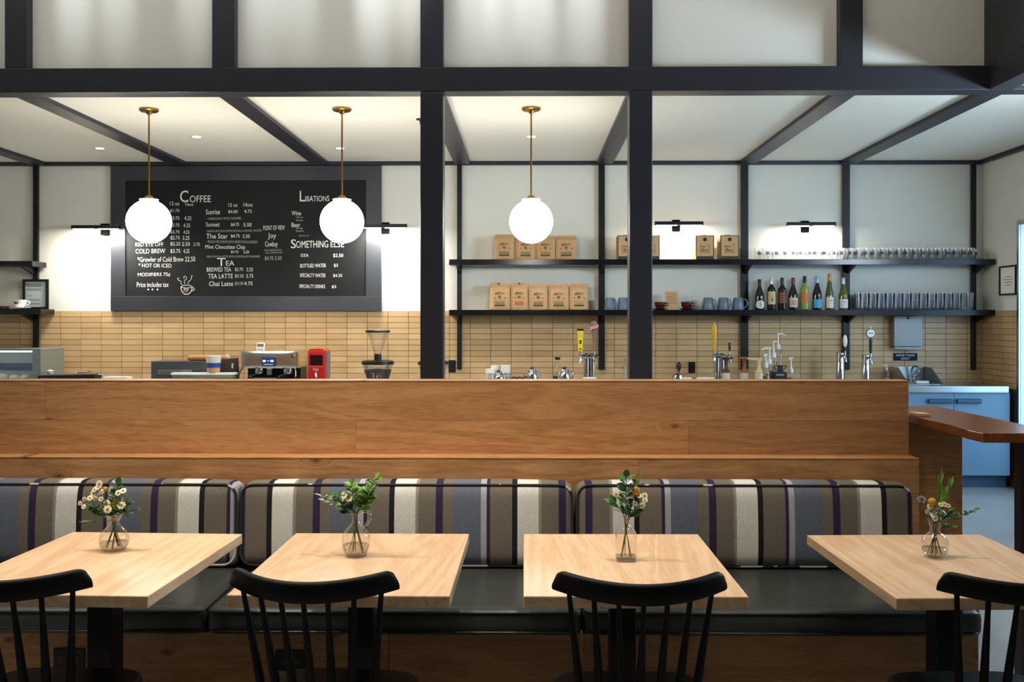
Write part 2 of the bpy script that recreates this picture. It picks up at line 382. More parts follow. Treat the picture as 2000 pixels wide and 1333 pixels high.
# back wall with tiles
wb = sroot('wall_back')
ZT = Z(608.3, YW, 500)                   # top of the tiling
MB().box(XL-.2, XR+.2, YW, YW+.2, 0, 3.2).build('plaster', plaster, wb)
MB().box(XL, XR, YW-.004, YW, 0, ZT).build('grout_bed', grout, wb)
tw = (X(1644, YW)-X(40, YW))/40.0; th = (Z(608.3, YW)-Z(718.6, YW))/10
x00 = X(40, YW)
tm = MB().box(.002, tw-.002, -.008, 0, -th+.0018, -.0018).mesh('tile', tile_m)
ncol0 = int(math.floor((XL-x00)/tw)); ncol1 = int(math.ceil((XR-x00)/tw))
rest = MB(); cnt = 0
cands = []
for c in range(ncol0, ncol1):
    for r in range(0, 13):
        xa = x00+c*tw; xb = min(xa+tw, XR)
        px = 1030+(xa+xb)/2*F/YW
        full = xb-xa > tw*.9
        hid = (px < 90 or 300 < px < 465 and r > 6 or 465 < px < 655 and r > 6 or 822 < px < 880 or px > 1300 or 1228 < px < 1272 or r > 11)
        if full and not hid and cnt < 290:
            link('tile', tm, wb, loc=(xa, YW-.004, ZT-r*th)); cnt += 1
        else:
            rest.box(xa+.002, xb-.002, YW-.012, YW-.004, ZT-(r+1)*th+.0018, ZT-r*th-.0018)
o = rest.build('tile_field', tile_m, wb); o['kind'] = 'stuff'
MB().box(XL, XR, YW-.05, YW, ZB-.005, ZB+.06).build('wall_head_trim', steel_dk, wb)
# right wall (service end)
YE = 8.50
wr = sroot('wall_right')
MB().box(XR, XR+.2, YE, YW+.2, 0, 3.2).build('plaster', plaster, wr)
MB().box(XR-.004, XR, YE, YW, 0, ZT).build('grout_bed', grout, wr)
tm2 = MB().box(-.008, 0, .002, tw-.002, -th+.0018, -.0018).mesh('tile', tile_m)
for c in range(4):
    for r in range(13):
        y0 = YW-.012-(c+1)*tw
        if c == 3:
            MB().box(XR-.012, XR-.004, YE+.004, y0+tw-.002, ZT-(r+1)*th+.0018, ZT-r*th-.0018).build('tile', tile_m, wr)
        else: link('tile', tm2, wr, loc=(XR-.004, y0, ZT-r*th))
MB().box(XR-.05, XR, -3, YW-.05, ZB-.005, ZB+.06).build('wall_head_trim', steel_dk, wr)
MB().box(XR, XR+.2, -3.2, 6.7, 2.62, 3.2).build('upper_wall', plaster, wr)
MB().box(XR, XR+.2, 6.7, YE, 2.36, 3.2).build('upper_wall', plaster, wr)
MB().box(XR, XR+.2, 5.9, 6.7, 0, 2.62).build('pier', plaster, wr)
MB().box(XR, XR+.2, -3.2, 5.9, 0, 2.06).build('lower_wall', plaster, wr)
# glazed door, and an unseen window band added to shape the daylight
dr = sroot('door_1', (XR, 6.7, 0))
MB().box(-.012, .05, 1.765, 1.80, 0, 2.36).build('jamb', stainless, dr)
MB().box(-.012, .05, 0, .04, 0, 2.36).build('jamb', stainless, dr)
MB().box(-.012, .05, .04, 1.765, 2.32, 2.36).build('head', stainless, dr)
MB().box(-.010, .04, .04, 1.765, 0, .12).build('bottom_rail', stainless, dr)
MB().box(-.05, -.03, .10, .14, .75, 1.65).build('push_bar', stainless, dr)
MB().box(.0, .008, .04, 1.765, .12, 2.32).build('pane', pane_g, dr)
wn = sroot('added_window_1', (XR+.06, 0, 0))
MB().box(-.02, .04, -3.2, 5.9, 2.06, 2.10).build('window_sill', black_mt, wn)
MB().box(-.02, .04, -3.2, 5.9, 2.58, 2.62).build('window_head', black_mt, wn)
for k in range(6):
    y0 = -3.2+k*1.82
    MB().box(-.02, .04, y0-.02, y0+.02, 2.10, 2.58).build('window_bar', black_mt, wn)
    if k < 5: MB().box(.005, .013, y0+.02, y0+1.80, 2.10, 2.58).build('pane', pane_g, wn)
struct(MB().box(XR+.25, 16, -4, 12, -.12, -.02).build('pavement', M('pavement', '#6f7f94', .8, var=.1)))
# hall shell
struct(MB().box(XL-.2, XL, -3.2, YW+.2, 0, 5.2).build('wall_left', plaster))
struct(MB().box(XL-.2, XR+.2, -3.4, -3.2, 0, 5.2).build('wall_rear', plaster))
struct(MB().box(XL-.2, XR+.2, -3.4, YB+.3, 5.2, 5.3).build('hall_ceiling', ceilw)).name = 'ceiling_hall'

# columns, beams: grid of the steel frame
SP = X(1231, YB)-X(822, YB)              # spacing 1.35
MW = .148
mx = [X(843, YB)+k*SP for k in range(-4, 3)]       # mullion / beam axes
mx.append(X(1955, YB))
wu = sroot('wall_upper')
MB().box(XL, mx[-1]+MW/2, YB, YB+MW, ZB, ZB+.157).build('main_beam', steel_dk, wu, bevel=.004)
MB().box(mx[-1]+MW/2, XR, YB+.004, YB+MW, ZB+.002, ZB+.157).build('main_beam', steel_dk, wu, bevel=.004)
for i, x in enumerate(mx):
    MB().box(x-MW/2, x+MW/2, YB+.002, YB+MW, ZB+.157, 5.2).build('mullion', steel_dk, wu, bevel=.004)
xs = [XL]+mx
for i in range(len(mx)):
    a = xs[i]+(MW/2 if i else 0); b = mx[i]-MW/2
    MB().box(a, b, YB+.07, YB+.09, ZB+.157, 5.2).build('infill_panel', panelw, wu)
# side structure that comes forward at the right
xc = mx[-1]
ws_ = sroot('wall_soffit')
MB().box(xc+MW/2-.148, xc+MW/2, -3.2, YB-.001, ZB, ZB+.157).build('side_beam', steel_dk, ws_, bevel=.004)
MB().box(xc, xc+.04, -3.2, YB-.001, ZB+.157, 5.2).build('infill_panel', panelw, ws_)
MB().box(xc-.074, xc+.074, 5.70, YB-.001, ZB+.157, 5.2).build('corner_post', steel_dk, ws_)
for y in (3.4, 1.4, -.6): MB().box(xc-.074, xc+.074, y, y+.148, ZB+.157, 5.2).build('mullion', steel_dk, ws_)
# service ceiling: panels and beams
ce = sroot('ceiling')
cx_ = [XL]+mx+[XR]
for i in range(len(cx_)-1):
    a = cx_[i]+(MW/2-.01 if i else 0); b = cx_[i+1]-(MW/2-.01 if i < len(cx_)-2 else 0)
    MB().box(a, b, YB+MW-.002, YW, CT, CT+.02).build('ceiling_panel', ceilw, ce)
MB().box(xc+MW/2, XR, -3.2, YB+MW, CT, CT+.02).build('ceiling_panel', ceilw, ce)
for x in mx: MB().box(x-MW/2, x+MW/2, YB+MW, YW-.05, ZB, ZB+.10).build('ceiling_beam', steel_dk, ce, bevel=.004)
MB().box(XL-.2, XR+.2, YB+MW, YW+.2, 3.2, 3.25).build('roof_deck', plaster, ce)
for lab, i, nb in (('square dark steel column beside the chalkboard menu', 4, 0), ('square dark steel column in front of the blue mugs', 5, 1)):
    x = mx[i]
    t = thing('steel_column', lab, 'column', (x, YB+MW/2, 0))
    MB().box(-MW/2, MW/2, -MW/2+.004, MW/2-.004, 0, ZB-.001).build('shaft', steel_dk, t, bevel=.006)
    MB().box(-.12, .12, -.12, .12, 0, .012).build('base_plate', steel_dk, t)

# ---------------------------------------------------------------- banquette half wall
HX0, HX1 = -5.0, X(1775, 4.21)
ZTOP = Z(743.5, 4.21); ZL = Z(894, 4.10)
hw_ = sroot('wall_half', (0, 4.1, 0))
bq = thing('bench_base', 'long oak bench base carrying the dark leather seat pads', 'bench', (0, 4.1, 0))
def plank(name, x0, x1, y0, y1, z0, z1, bev=.0015, par=None):
    cx = (x0+x1)/2; cz = (z0+z1)/2
    return MB().box(x0-cx, x1-cx, y0, y1, z0-cz, z1-cz).build(name, oak, par or hw_, bevel=bev, loc=(cx, 0, cz), seg=1)
zj = Z(822, 4.21)
r1 = [HX0, X(89, 4.21), HX1]; r2 = [HX0, X(695, 4.21), X(1345, 4.21), HX1]
for i in range(2): plank('plank', r1[i]+.0003, r1[i+1]-.0003, .11, .13, zj+.0005, ZTOP-.006, .0008)
for i in range(3): plank('plank', r2[i]+.0003, r2[i+1]-.0003, .11, .13, ZL+.0005, zj-.0005, .0008)
plank('core', HX0, HX1, .13, .20, 0, ZTOP-.006)
plank('top_cap', HX0, HX1+.002, .108, .215, ZTOP-.006, ZTOP)
plank('ledge_board', HX0, HX1+.0, -.002, .13, ZL-.006, ZL, .001)
r3 = [HX0, X(1248, 4.1), HX1]
for i in range(2): plank('plank', r3[i]+.0003, r3[i+1]-.0003, .0, .03, .40, ZL-.0062, .0006)
plank('lower_core', HX0, HX1, .03, .129, 0, ZL-.0062)
bx1 = X(1912, 3.43)
r4 = [HX0, X(760, 3.43), bx1]
for i in range(2): plank('base_panel', r4[i]+.001, r4[i+1]-.001, -.67, -.645, .10, .372, par=bq)
plank('bench_deck', HX0, bx1, -.645, -.003, .345, .372, par=bq)
plank('bench_end', bx1-.02, bx1, -.644, -.003, 0, .344, par=bq)
plank('toe_kick', HX0, bx1-.02, -.61, -.59, 0, .10, par=bq)
# return panel under the ledge table, behind the half wall
ex1 = X(1880, 4.33)
rp = thing('oak_end_panel', 'oak block standing between the half wall end and the narrow wooden ledge', 'panel', (HX1-.05, 4.33, 0))
for k, (a, b) in enumerate(((0, .56), (.561, .80), (.801, 1.028))):
    cx = (ex1-HX1+.05)/2; cz = (a+b)/2
    MB().box(-cx, cx, 0, .36, a-cz, b-cz).build('plank', oak, rp, bevel=.0015, loc=(cx, 0, cz), seg=1)

# narrow live-edge ledge
lt = thing('bar_ledge', 'narrow dark polished wooden ledge table with live edge at the end of the half wall', 'table', (1.69, 3.57, 0))
poly = [(0, .01), (.02, 0), (.30, 0), (.30, 1.16), (.0, 1.16)]
zl = 1.07
jag = [(0, .01)]+[(.30, 0)]+[(.30, 1.16)]+[(.012*math.sin(k*1.9)*.5-.004, 1.16-k*.115) for k in range(11)]
MB().prism(jag, zl-.036, zl, 'z').build('top', walnut, lt, bevel=.003)
MB().box(.232, .282, .20, .25, .01, zl-.036).build('leg', steel_dk, lt)
MB().box(.13, .30, .10, .35, 0, .01).build('foot_plate', steel_dk, lt)
MB().prism([(.0, .62), (.05, .60), (.06, .70), (.0, .72)], zl+.001, zl+.012, 'z').build('edge_chunk', M('pale_wood', '#c29a68', .5, var=.2), lt)

# ---------------------------------------------------------------- cushions
def piping_mat(name, a, b):
    m, nt, bs = newmat(name); L = nt.links.new
    tc = nt.nodes.new('ShaderNodeTexCoord'); nz = nt.nodes.new('ShaderNodeTexNoise'); nz.inputs['Scale'].default_value = 5; cr = nt.nodes.new('ShaderNodeValToRGB')
    cr.color_ramp.interpolation = 'CONSTANT'; e = cr.color_ramp.elements; e[0].color = hexc(a); e[1].color = hexc(b); e[1].position = .60
    L(tc.outputs['Object'], nz.inputs['Vector']); L(nz.outputs['Fac'], cr.inputs[0]); L(cr.outputs[0], bs.inputs['Base Color']); bs.inputs['Roughness'].default_value = .9; return m
pip = piping_mat('striped_piping', '#26242a', '#b9b6ae')
pipl = M('leather_piping', '#1c1f1e', .35)
def rrect(x0, x1, z0, z1, r, n=6):
    out = []
    for cx, cz, a0 in ((x1-r, z1-r, 0), (x0+r, z1-r, 90), (x0+r, z0+r, 180), (x1-r, z0+r, 270)):
        for k in range(n+1):
            a = math.radians(a0+90*k/n); out.append((cx+r*math.cos(a), cz+r*math.sin(a)))
    return out
YC = 3.93
bj = [X(-196, YC), X(464.5, YC), X(1123, YC), X(1786, YC)]
sj = [X(-330, 3.39), X(402, 3.39), X(1138, 3.39), X(1880, 3.39)]
blabs = ['striped bench back cushion behind the flared vase', 'striped bench back cushion behind the glass jug vase', 'striped bench back cushion at the open end of the bench']
slabs = ['dark leather bench seat pad below the cushion behind the flared vase', 'dark leather bench seat pad between the other two seat pads', 'dark leather bench seat pad at the open end of the bench']
refs = [(390, True), (532, False), (1479, True)]
ZS = .472
for i in range(3):
    x0, x1 = bj[i]+.003, bj[i+1]-.003; cx = (x0+x1)/2; hw = (x1-x0)/2
    t = thing('back_cushion', blabs[i], 'cushion', (cx, 3.992, ZS), 0, 'striped back cushions of the bench')
    sm = Mstripe('stripes', X(refs[i][0], YC)-cx, .502, refs[i][1])
    t.rotation_euler = (math.radians(-2.5), 0, 0)
    MB().rbox(-hw, hw, -.075, .078, .0, .345, .045, 12, (0, .012, .008)).build('cover', sm, t, 180)
    for yy, nm in ((-.064, 'piping'),):
        ps = [(a, yy-.0, b) for a, b in rrect(-hw+.008, hw-.008, .010, .337, .05)]
        ps2 = []
        for k in range(len(ps)):
            p, q = Vector(ps[k]), Vector(ps[(k+1) % len(ps)]); nseg = max(1, int((q-p).length/.06))
            ps2 += [p.lerp(q, s/nseg) for s in range(nseg)]
        MB().tube(ps2, .0058, 6, True).build('piping', pip, t, 180)
        ps3 = [(p.x, .062, p.z) for p in ps2]
        MB().tube(ps3, .0055, 6, True).build('piping', pip, t, 180)
    x0, x1 = sj[i]+.002, sj[i+1]-.002; x1 = bx1-.004 if i == 2 else x1; cx = (x0+x1)/2; hw = (x1-x0)/2
    t = thing('seat_pad', slabs[i], 'cushion', (cx, 3.68, .374), 0, 'leather seat pads of the bench')
    MB().rbox(-hw, hw, -.30, .29, 0, .096, .03, 12, (0, .008, .010)).build('cover', leather, t, 180)
    for zz in (.016, .085):
        ps = [(a, b, zz) for a, b in rrect(-hw+.006, hw-.006, -.303, .287, .04)]
        MB().tube(ps, .005, 6, True).build('piping', pipl, t, 180)

# outlets on bench base and wall
def outlet(px, py, Y, wpx, hpx, label, grp):
    t = thing('power_outlet', label, 'outlet', (X(px, Y), Y, Z(py, Y, px)), 0, grp)
    s = Y/F; a, b = wpx*s/2, hpx*s/2
    MB().box(-a, a, -.006, 0, -b, b).build('cover_plate', black_mt, t, bevel=.002)
    for dx in ((-a*.45, a*.45) if a > b else (0, 0)):
        dz = 0 if a > b else (b*.4 if not t.get('n') else -b*.4); t['n'] = 1
        MB().box(dx-.014, dx+.014, -.008, -.006, dz-.012, dz+.012).build('socket', black_pl, t, bevel=.002)
    if 'n' in t: del t['n']
outlet(136, 1287, 3.43, 62, 42, 'black power outlet on the bench base below the flared vase table', None)
outlet(569, 1290, 3.43, 62, 42, 'black power outlet on the bench base behind the chair at the jug vase table', None)
outlet(1351, 718, YW-.0125, 13, 22, 'black wall outlet on the tiles beside the orange tap handle', None)
outlet(883, 716, YW-.0125, 14, 24, 'black wall outlet on the tiles beside the dark steel column', None)

# ---------------------------------------------------------------- tables
vn = ['flared vase', 'glass jug vase', 'square bottle vase', 'round ball vase']
tabs = [(-1.318, -2.4), (-.512, -.5), (.293, 0.2), (1.288, 1.6)]
TZ = .74
for i, (x, rz) in enumerate(tabs):
    t = thing('cafe_table', 'pale wood cafe table carrying the '+vn[i], 'table', (x, 2.99, 0), math.radians(rz), 'cafe tables along the bench')
    MB().box(-.305, .305, -.38, .38, TZ-.034, TZ).build('tabletop', ash, t, bevel=.003)
    MB().box(-.04, .04, -.04, .04, .02, TZ-.045).build('pedestal', black_mt, t, bevel=.004)
    MB().box(-.18, .18, -.20, .20, TZ-.045, TZ-.035).build('mounting_plate', black_mt, t)
    MB().box(-.24, .24, -.24, .24, 0, .02).build('base_plate', black_mt, t, bevel=.006)

# ---------------------------------------------------------------- chairs
def make_chair(label, loc, rz):
    t = thing('spindle_chair', label, 'chair', loc, rz, 'black spindle chairs at the cafe tables')
    # seat: rounded slab
    pts = []
    for k in range(40):
        a = 2*PI*k/40; c, s_ = math.cos(a), math.sin(a); e = .45
        pts.append((.218*math.copysign(abs(c)**e, c)*(1-.06*(s_ < 0)), .205*math.copysign(abs(s_)**e, s_)))
    MB().prism(pts, .428, .462, 'z').build('seat', black_paint, t, 40, bevel=.012)
    # crest rail
    n = 56; vs_ = []; fs_ = []
    for k in range(n+1):
        u = -1+2*k/n; x = .213*u; y = -.285+.105*u*u
        d = Vector((1, .105*2*u/.213, 0)).normalized(); nn = Vector((-d.y, d.x, 0))
        e = max(0, (abs(u)-.88)/.12)
        zt = .850+.012*u*u-.030*(1-math.sqrt(max(0, 1-e*e))); zb = .795+.012*u*u
        for (oy, zz) in ((-.009, zb), (.009, zb), (.0125, zb+.006), (.0125, zt-.012), (.009, zt-.003), (.002, zt), (-.005, zt-.002), (-.011, zt-.010), (-.0125, zb+.006)):
            lean = -(zz-.80)*.22
            p = Vector((x, y, 0))+nn*oy; vs_.append((p.x, p.y+lean, zz))
    m = 9
    for k in range(n):
        for j in range(m): fs_.append((k*m+j, k*m+(j+1) % m, (k+1)*m+(j+1) % m, (k+1)*m+j))
    fs_ += [tuple(range(m)), tuple(n*m+j for j in reversed(range(m)))]
    MB().add(vs_, fs_).build('crest_rail', black_paint, t, 65)
    for k in range(7):
        u = -.84+1.68*k/6
        p1 = Vector((.213*u, -.285+.105*u*u, .81)); p0 = Vector((.165*u, -.178+.045*u*u, .455))
        ps = [p0.lerp(p1, q) for q in (0, .15, .35, .6, .85, 1)]
        MB().tube(ps, [.0085, .0105, .0115, .0095, .007, .0065], 10).build('spindle', black_paint, t, 60)
    lp = {}
    for sx in (-1, 1):
        for sy in (-1, 1):
            a = Vector((sx*.15, sy*.14, .435)); b = Vector((sx*.215, sy*.215, 0)); lp[(sx, sy)] = (a, b)
            MB().tube([a.lerp(b, q) for q in (0, .3, .65, 1)], [.013, .018, .016, .011], 10).build('leg', black_paint, t, 60)
    for sx in (-1, 1):
        a = lp[(sx, -1)][0].lerp(lp[(sx, -1)][1], .55); b = lp[(sx, 1)][0].lerp(lp[(sx, 1)][1], .55)
        MB().tube([a, a.lerp(b, .5), b], [.008, .011, .008], 8).build('stretcher', black_paint, t, 60)
    a = lp[(-1, 1)][0].lerp(lp[(-1, 1)][1], .55); b = lp[(1, 1)][0].lerp(lp[(1, 1)][1], .55)
    a = Vector((a.x, 0, a.z)); b = Vector((b.x, 0, b.z))
    MB().tube([a, a.lerp(b, .5), b], [.008, .011, .008], 8).build('stretcher', black_paint, t, 60)
    return t
ch = make_chair('black wooden spindle chair pulled up to the flared vase table', (-1.325, 2.635, 0), math.radians(-1))
dup(ch, (-.530, 2.635, 0), math.radians(-4), 'black wooden spindle chair pulled up to the glass jug vase table')
dup(ch, (.283, 2.625, 0), 0, 'black wooden spindle chair pulled up to the square bottle vase table')
dup(ch, (1.245, 2.635, 0), math.radians(2), 'black wooden spindle chair pulled up to the round ball vase table')

# ---------------------------------------------------------------- lamps of the service area
globe_m = Memit('lit_opal_glass', (1.0, 0.95, 0.86), 30)
gl_lab = ['white opal globe pendant over the start of the coffee list', 'white opal globe pendant over the end of the chalkboard menu', 'white opal globe pendant in front of the shelved coffee bags']
for i, px in enumerate((291, 668, 1037.5)):
    t = thing('globe_pendant', gl_lab[i], 'pendant lamp', (X(px, 6.83), 6.83, CT), 0, 'opal globe pendants')
    zc = Z(433, 6.83, px)-CT
    MB().lathe([(.068, 0), (.068, -.012), (.06, -.02), (.02, -.022), (.016, -.04), (.0001, -.04)], 24).build('canopy', brass, t, 40)
    MB().tube([(0, 0, -.03), (0, 0, zc+.17)], .0065, 8).build('rod', brass, t, 60)
    MB().lathe([(.0001, zc+.186), (.02, zc+.184), (.03, zc+.170), (.052, zc+.160), (.056, zc+.150)], 24).build('cap', brass, t, 40)
    MB().lathe([(.030, zc+.163), (.066, zc+.158), (.062, zc+.146), (.05, zc+.138)], 24).build('glass_collar', M('opal_collar', '#f2ead8', .4), t, 40)
    MB().sphere((0, 0, zc), .155, 32, 18).build('globe', globe_m, t, 180)
bulb_m = Memit('spot_bulb', (1.0, 0.93, 0.8), 9)
dl = ['recessed ceiling spot beside the steel beam over the pastry case', 'recessed ceiling spot behind the pendant over the coffee list', 'recessed ceiling spot behind the rod of the pendant at the chalkboard end', 'recessed ceiling spot behind the rod of the pendant before the coffee bags']
for i, (px, py) in enumerate(((195, 288), (384, 266), (664, 289), (1038, 267))):
    Yd = (CT-CAMZ)*F/(625-py); xd = X(px, Yd)
    t = thing('recessed_spot', dl[i], 'ceiling light', (xd, Yd, CT), 0, 'recessed ceiling spots')
    MB().lathe([(.034, -.001), (.052, -.004), (.055, -.0005)], 24).build('trim_ring', white_pl, t, 60)
    MB().lathe([(.034, -.003), (.034, -.002)], 20).build('bulb', bulb_m, t)
    d = bpy.data.lights.new('spot_light', 'SPOT'); d.energy = 62; d.color = NEUT; d.spot_size = 1.9; d.spot_blend = .8; d.shadow_soft_size = .03
    lo = bpy.data.objects.new('spot_light', d); C.objects.link(lo); lo.parent = t; lo.location = (0, 0, -.02)
t = thing('sprinkler_head', 'small dark ceiling disc beside the steel column', 'sprinkler', (X(823, 7.2), 7.2, CT))
MB().lathe([(.04, 0), (.04, -.006), (.015, -.012), (.012, -.04), (.0001, -.04)], 16).build('body', black_mt, t, 40)

matte_bk = M('matte_black', '#060606', .9, spec=.08)
strip_m = Memit('lamp_strip', (1.0, 0.93, 0.82), 14)
sl = ['black bar wall lamp at the edge of the chalkboard frame beside the white wall', 'black bar wall lamp next to the steel column at the chalkboard end', 'black bar wall lamp above the brown carry boxes', 'black bar wall lamp above the wine bottles']
for i, (pp, py, Yb, e) in enumerate(((207.5, 445, 8.94, 19), (753.5, 442, 8.98, 19), (1320, 437, 8.97, 7.5), (1571.5, 439, 8.95, 7.5))):
    x = X(pp, YW); z = Z(py, 8.95, pp)
    t = thing('wall_lamp', sl[i], 'wall lamp', (x, YW, z), 0, 'black bar wall lamps')
    MB().box(-.037, .037, -.045 if i == 0 else -.02, 0, -.055, .055).build('wall_plate', matte_bk, t, bevel=.003)
    MB().tube([(0, -.02, 0), (0, Yb-YW, 0)], .012, 8).build('arm', matte_bk, t, 60)
    yb = Yb-YW
    poly = [(yb-.02, -.012), (yb-.02, .010), (yb-.012, .022), (yb+.012, .022), (yb+.02, .010), (yb+.02, -.012)]
    MB().prism(poly, -.225, .225, 'x').build('bar', black_mt, t)
    for a, b in ((-.21, -.02), (.02, .21)):
        MB().box(a, b, yb-.013, yb+.013, -.017, -.012).build('light_strip', strip_m, t)
    d = bpy.data.lights.new('strip_light', 'AREA'); d.energy = e; d.color = NEUT; d.shape = 'RECTANGLE'; d.size = .40; d.size_y = .03
    lo = bpy.data.objects.new('strip_light', d); C.objects.link(lo); lo.parent = t; lo.location = (0, yb, -.02); lo.rotation_euler = (math.radians(10), 0, 0)

# ---------------------------------------------------------------- chalkboard
YCB = YW-.03
cb = thing('chalkboard_menu', 'large black chalkboard menu in a wide raw steel frame on the back wall', 'chalkboard', (0, YCB, 0))
fx0, fx1, fz0, fz1 = X(217, YCB), X(745, YCB), Z(608, YCB, 400), ZB-.01
ix0, ix1, iz0, iz1 = X(245.5, YCB), X(715, YCB), Z(579, YCB, 400), Z(353, YCB, 400)
MB().box(fx0, fx1, -.012, .028, fz0, iz0).build('frame_rail', frame_st, cb, bevel=.002)
MB().box(fx0, fx1, -.012, .028, iz1, fz1).build('frame_rail', frame_st, cb, bevel=.002)
MB().box(fx0, ix0, -.012, .028, iz0, iz1).build('frame_stile', frame_st, cb, bevel=.002)
MB().box(ix1, fx1, -.012, .028, iz0, iz1).build('frame_stile', frame_st, cb, bevel=.002)
bo = MB().box(ix0, ix1, 0, .028, iz0, iz1).build('board', board_bk, cb)
LINES = [('C',542,600,258,340),('OFFEE',610,757,293,340),('12 oz',472,537,335,362),('16oz',580,635,345,365),('$1.75',472,537,388,412),('$3.75',474,537,438,465),('4.25',572,620,438,465),
 ('$3.75',474,537,488,515),('4.25',565,612,488,515),('$3.75',474,537,536,560),('4.25',565,607,536,560),('$2.75',475,540,575,603),('3.25',560,607,575,603),('$2.25',475,543,618,645),('2.50',555,610,618,645),('2.75',635,680,622,645),
 ('RED EYE OFF',230,425,620,648),('COLD BREW',232,438,665,697),('$3.75',475,543,667,697),('4.25',565,607,667,695),('*Growler of Cold Brew 22.50',245,648,720,755),('* HOT OR ICED',252,483,767,795),('MODIFIERS 75¢',247,473,832,862),('Price includes tax',240,462,898,932),
 ('12 oz',880,942,347,372),('16oz',985,1048,345,370),('Sunrise',722,820,390,425),('$4.00',878,943,395,420),('4.75',990,1042,392,415),('-AMERICANO WITH CARAMEL',735,970,445,462),
 ('Sunset',722,818,480,510),('$4.75',897,953,485,510),('5.50',985,1040,485,510),('-CAPPUCCINO WITH WHITE MOCHA & CARAMEL, FROSTED',728,1112,533,550),('The Star',725,875,560,594),('$4.75',897,958,565,590),('5.50',980,1028,565,590),
 ('-MOCHA MACCHIATO WITH WHITE MOCHA DRIZZLE',735,1082,608,626),('Mint Chocolate Chip',718,997,638,674),('$4.75',897,948,678,698),('5.50',985,1023,678,698),('-MINT MOCHA LATTE WITH CHOCOLATE SHAVINGS',728,1098,712,727),
 ('T',800,860,730,785),('EA',862,920,748,783),('BREWED TEA',728,898,795,825),('$2.75',925,980,797,823),('3.25',1005,1050,797,823),('TEA LATTE',738,910,840,872),('$3.25',925,985,844,868),('3.75',1003,1053,842,868),('Chai Latte',745,912,893,925),('-$4.00',925,985,895,922),('4.75',990,1047,895,920),
 ('POINT OF VIEW',1123,1272,503,535),('Joy',1155,1212,555,602),('Cowboy',1135,1222,613,662),('-WITH BREVE LATTE',1130,1250,670,682),('-AND CARDAMOM',1135,1257,688,698),('-$4.75 5.50',1133,1250,718,748),
 ('L',1377,1415,262,335),('IBATIONS',1415,1583,297,335),('Wine',1320,1385,402,432),('-Glass',1352,1400,440,450),('-Bottle',1352,1400,460,472),('Beer',1320,1380,483,515),('-Draft',1352,1398,517,528),('-Bottle',1352,1405,535,547),('-Drip In',1372,1440,568,582),
 ('S',1315,1350,600,662),('OMETHING',1352,1575,610,658),('ELSE',1592,1685,615,655),('SODA',1383,1438,700,722),('$2.50',1610,1680,700,727),('BOTTLED WATER',1380,1560,770,796),('$3',1615,1642,770,795),('SPECIALTY WATER',1378,1557,838,864),('$4.25',1610,1672,842,865),('SPECIALTY DRINKS',1375,1553,915,940),('$3',1600,1630,920,942)]
def bx(cx): return X(200+cx*.28, YCB)
def bz(cy): return Z(300+cy*.28, YCB, 450)
rs = random.Random(3)
for tx, a, b, c, d in LINES:
    dim = tx.startswith('-'); tx = tx.lstrip('-')
    text_fit(MB(), tx, bx(a), bx(b), bz(d), bz(c), -.0012, rs.uniform(-.012, .02)).build('chalk_lettering', chalk_dim if dim else chalk, bo)
def doodle(pts, r=.0032, mat=chalk):
    MB().tube([(bx(a), -.001, bz(b)) for a, b in pts], r, 5).build('chalk_drawing', mat, bo)
doodle([(548,930),(550,950),(560,970),(575,983),(600,983),(615,970),(625,950),(627,930)])
doodle([(548,930),(560,922),(590,919),(615,922),(627,930),(612,937),(585,939),(560,936),(548,930)], .0028)
doodle([(626,938),(638,938),(643,948),(636,958),(622,958)])
doodle([(552,915),(545,890),(527,882),(524,872),(537,868)], .0025)
doodle([(575,910),(572,888),(585,878),(588,865),(575,855),(566,862),(572,874)], .0025)
doodle([(598,912),(600,895),(618,880),(626,848)], .0025)
text_fit(MB(), 'POV', bx(568), bx(602), bz(963), bz(942), -.0012).build('chalk_lettering', chalk, bo)
for q in (576, 586, 596):
    MB().lathe([(.006, 0), (.006, .0005)], 10).build('chalk_drawing', M('chalk_red', '#a8382c', .9), bo, loc=(bx(q), -.0015, bz(971))).rotation_euler = (PI/2, 0, 0)
for q in (320, 350, 385):
    MB().lathe([(.008, 0), (.008, .0005)], 10).build('chalk_drawing', chalk, bo, loc=(bx(q), -.0015, bz(949))).rotation_euler = (PI/2, 0, 0)

# ---------------------------------------------------------------- shelving
YS = 8.88
ZU = Z(506.5, YS, 1400); ZLo = Z(605.5, YS, 1400)
shelf_m = M('black_shelf', '#17171b', 0.22, 0.4, var=0.15, vscale=4)
sh = thing('wall_shelving', 'black two-tier wall shelving on slotted uprights holding coffee bags, bottles and glasses', 'shelf', (0, YW, 0))
for (a, b) in ((893, 902), (1169, 1181), (1447, 1461), (1646, 1659), (1897, 1905.5)):
    MB().box(X(a, YW-.03), X(b, YW-.03), -.045, -.013, Z(722, YW, 1400), ZB-.006).build('upright', black_mt, sh)
    xm = (X(a, YW)+X(b, YW))/2
    for zz in (ZU-.053, ZLo-.053):
        MB().prism([(-.27, zz), (-.045, zz), (-.045, zz-.07)], xm-.012, xm+.012, 'x').build('bracket', black_mt, sh)
x0 = X(877, YS)
for zz in (ZU, ZLo):
    MB().box(x0, XR-.014, YS-YW, -.013, zz-.053, zz).build('shelf_board', shelf_m, sh, bevel=.003)
shl = thing('wall_shelving', 'short black wall shelving beside the pastry case holding the white cup', 'shelf', (0, YW, 0))
MB().box(X(66, YW-.03), X(75, YW-.03), -.045, -.013, Z(690, YW, 70), ZB-.006).build('upright', black_mt, shl)
xm = X(70.5, YW)
ZUL, ZLL = Z(510, YS, 40), Z(604, YS, 40)
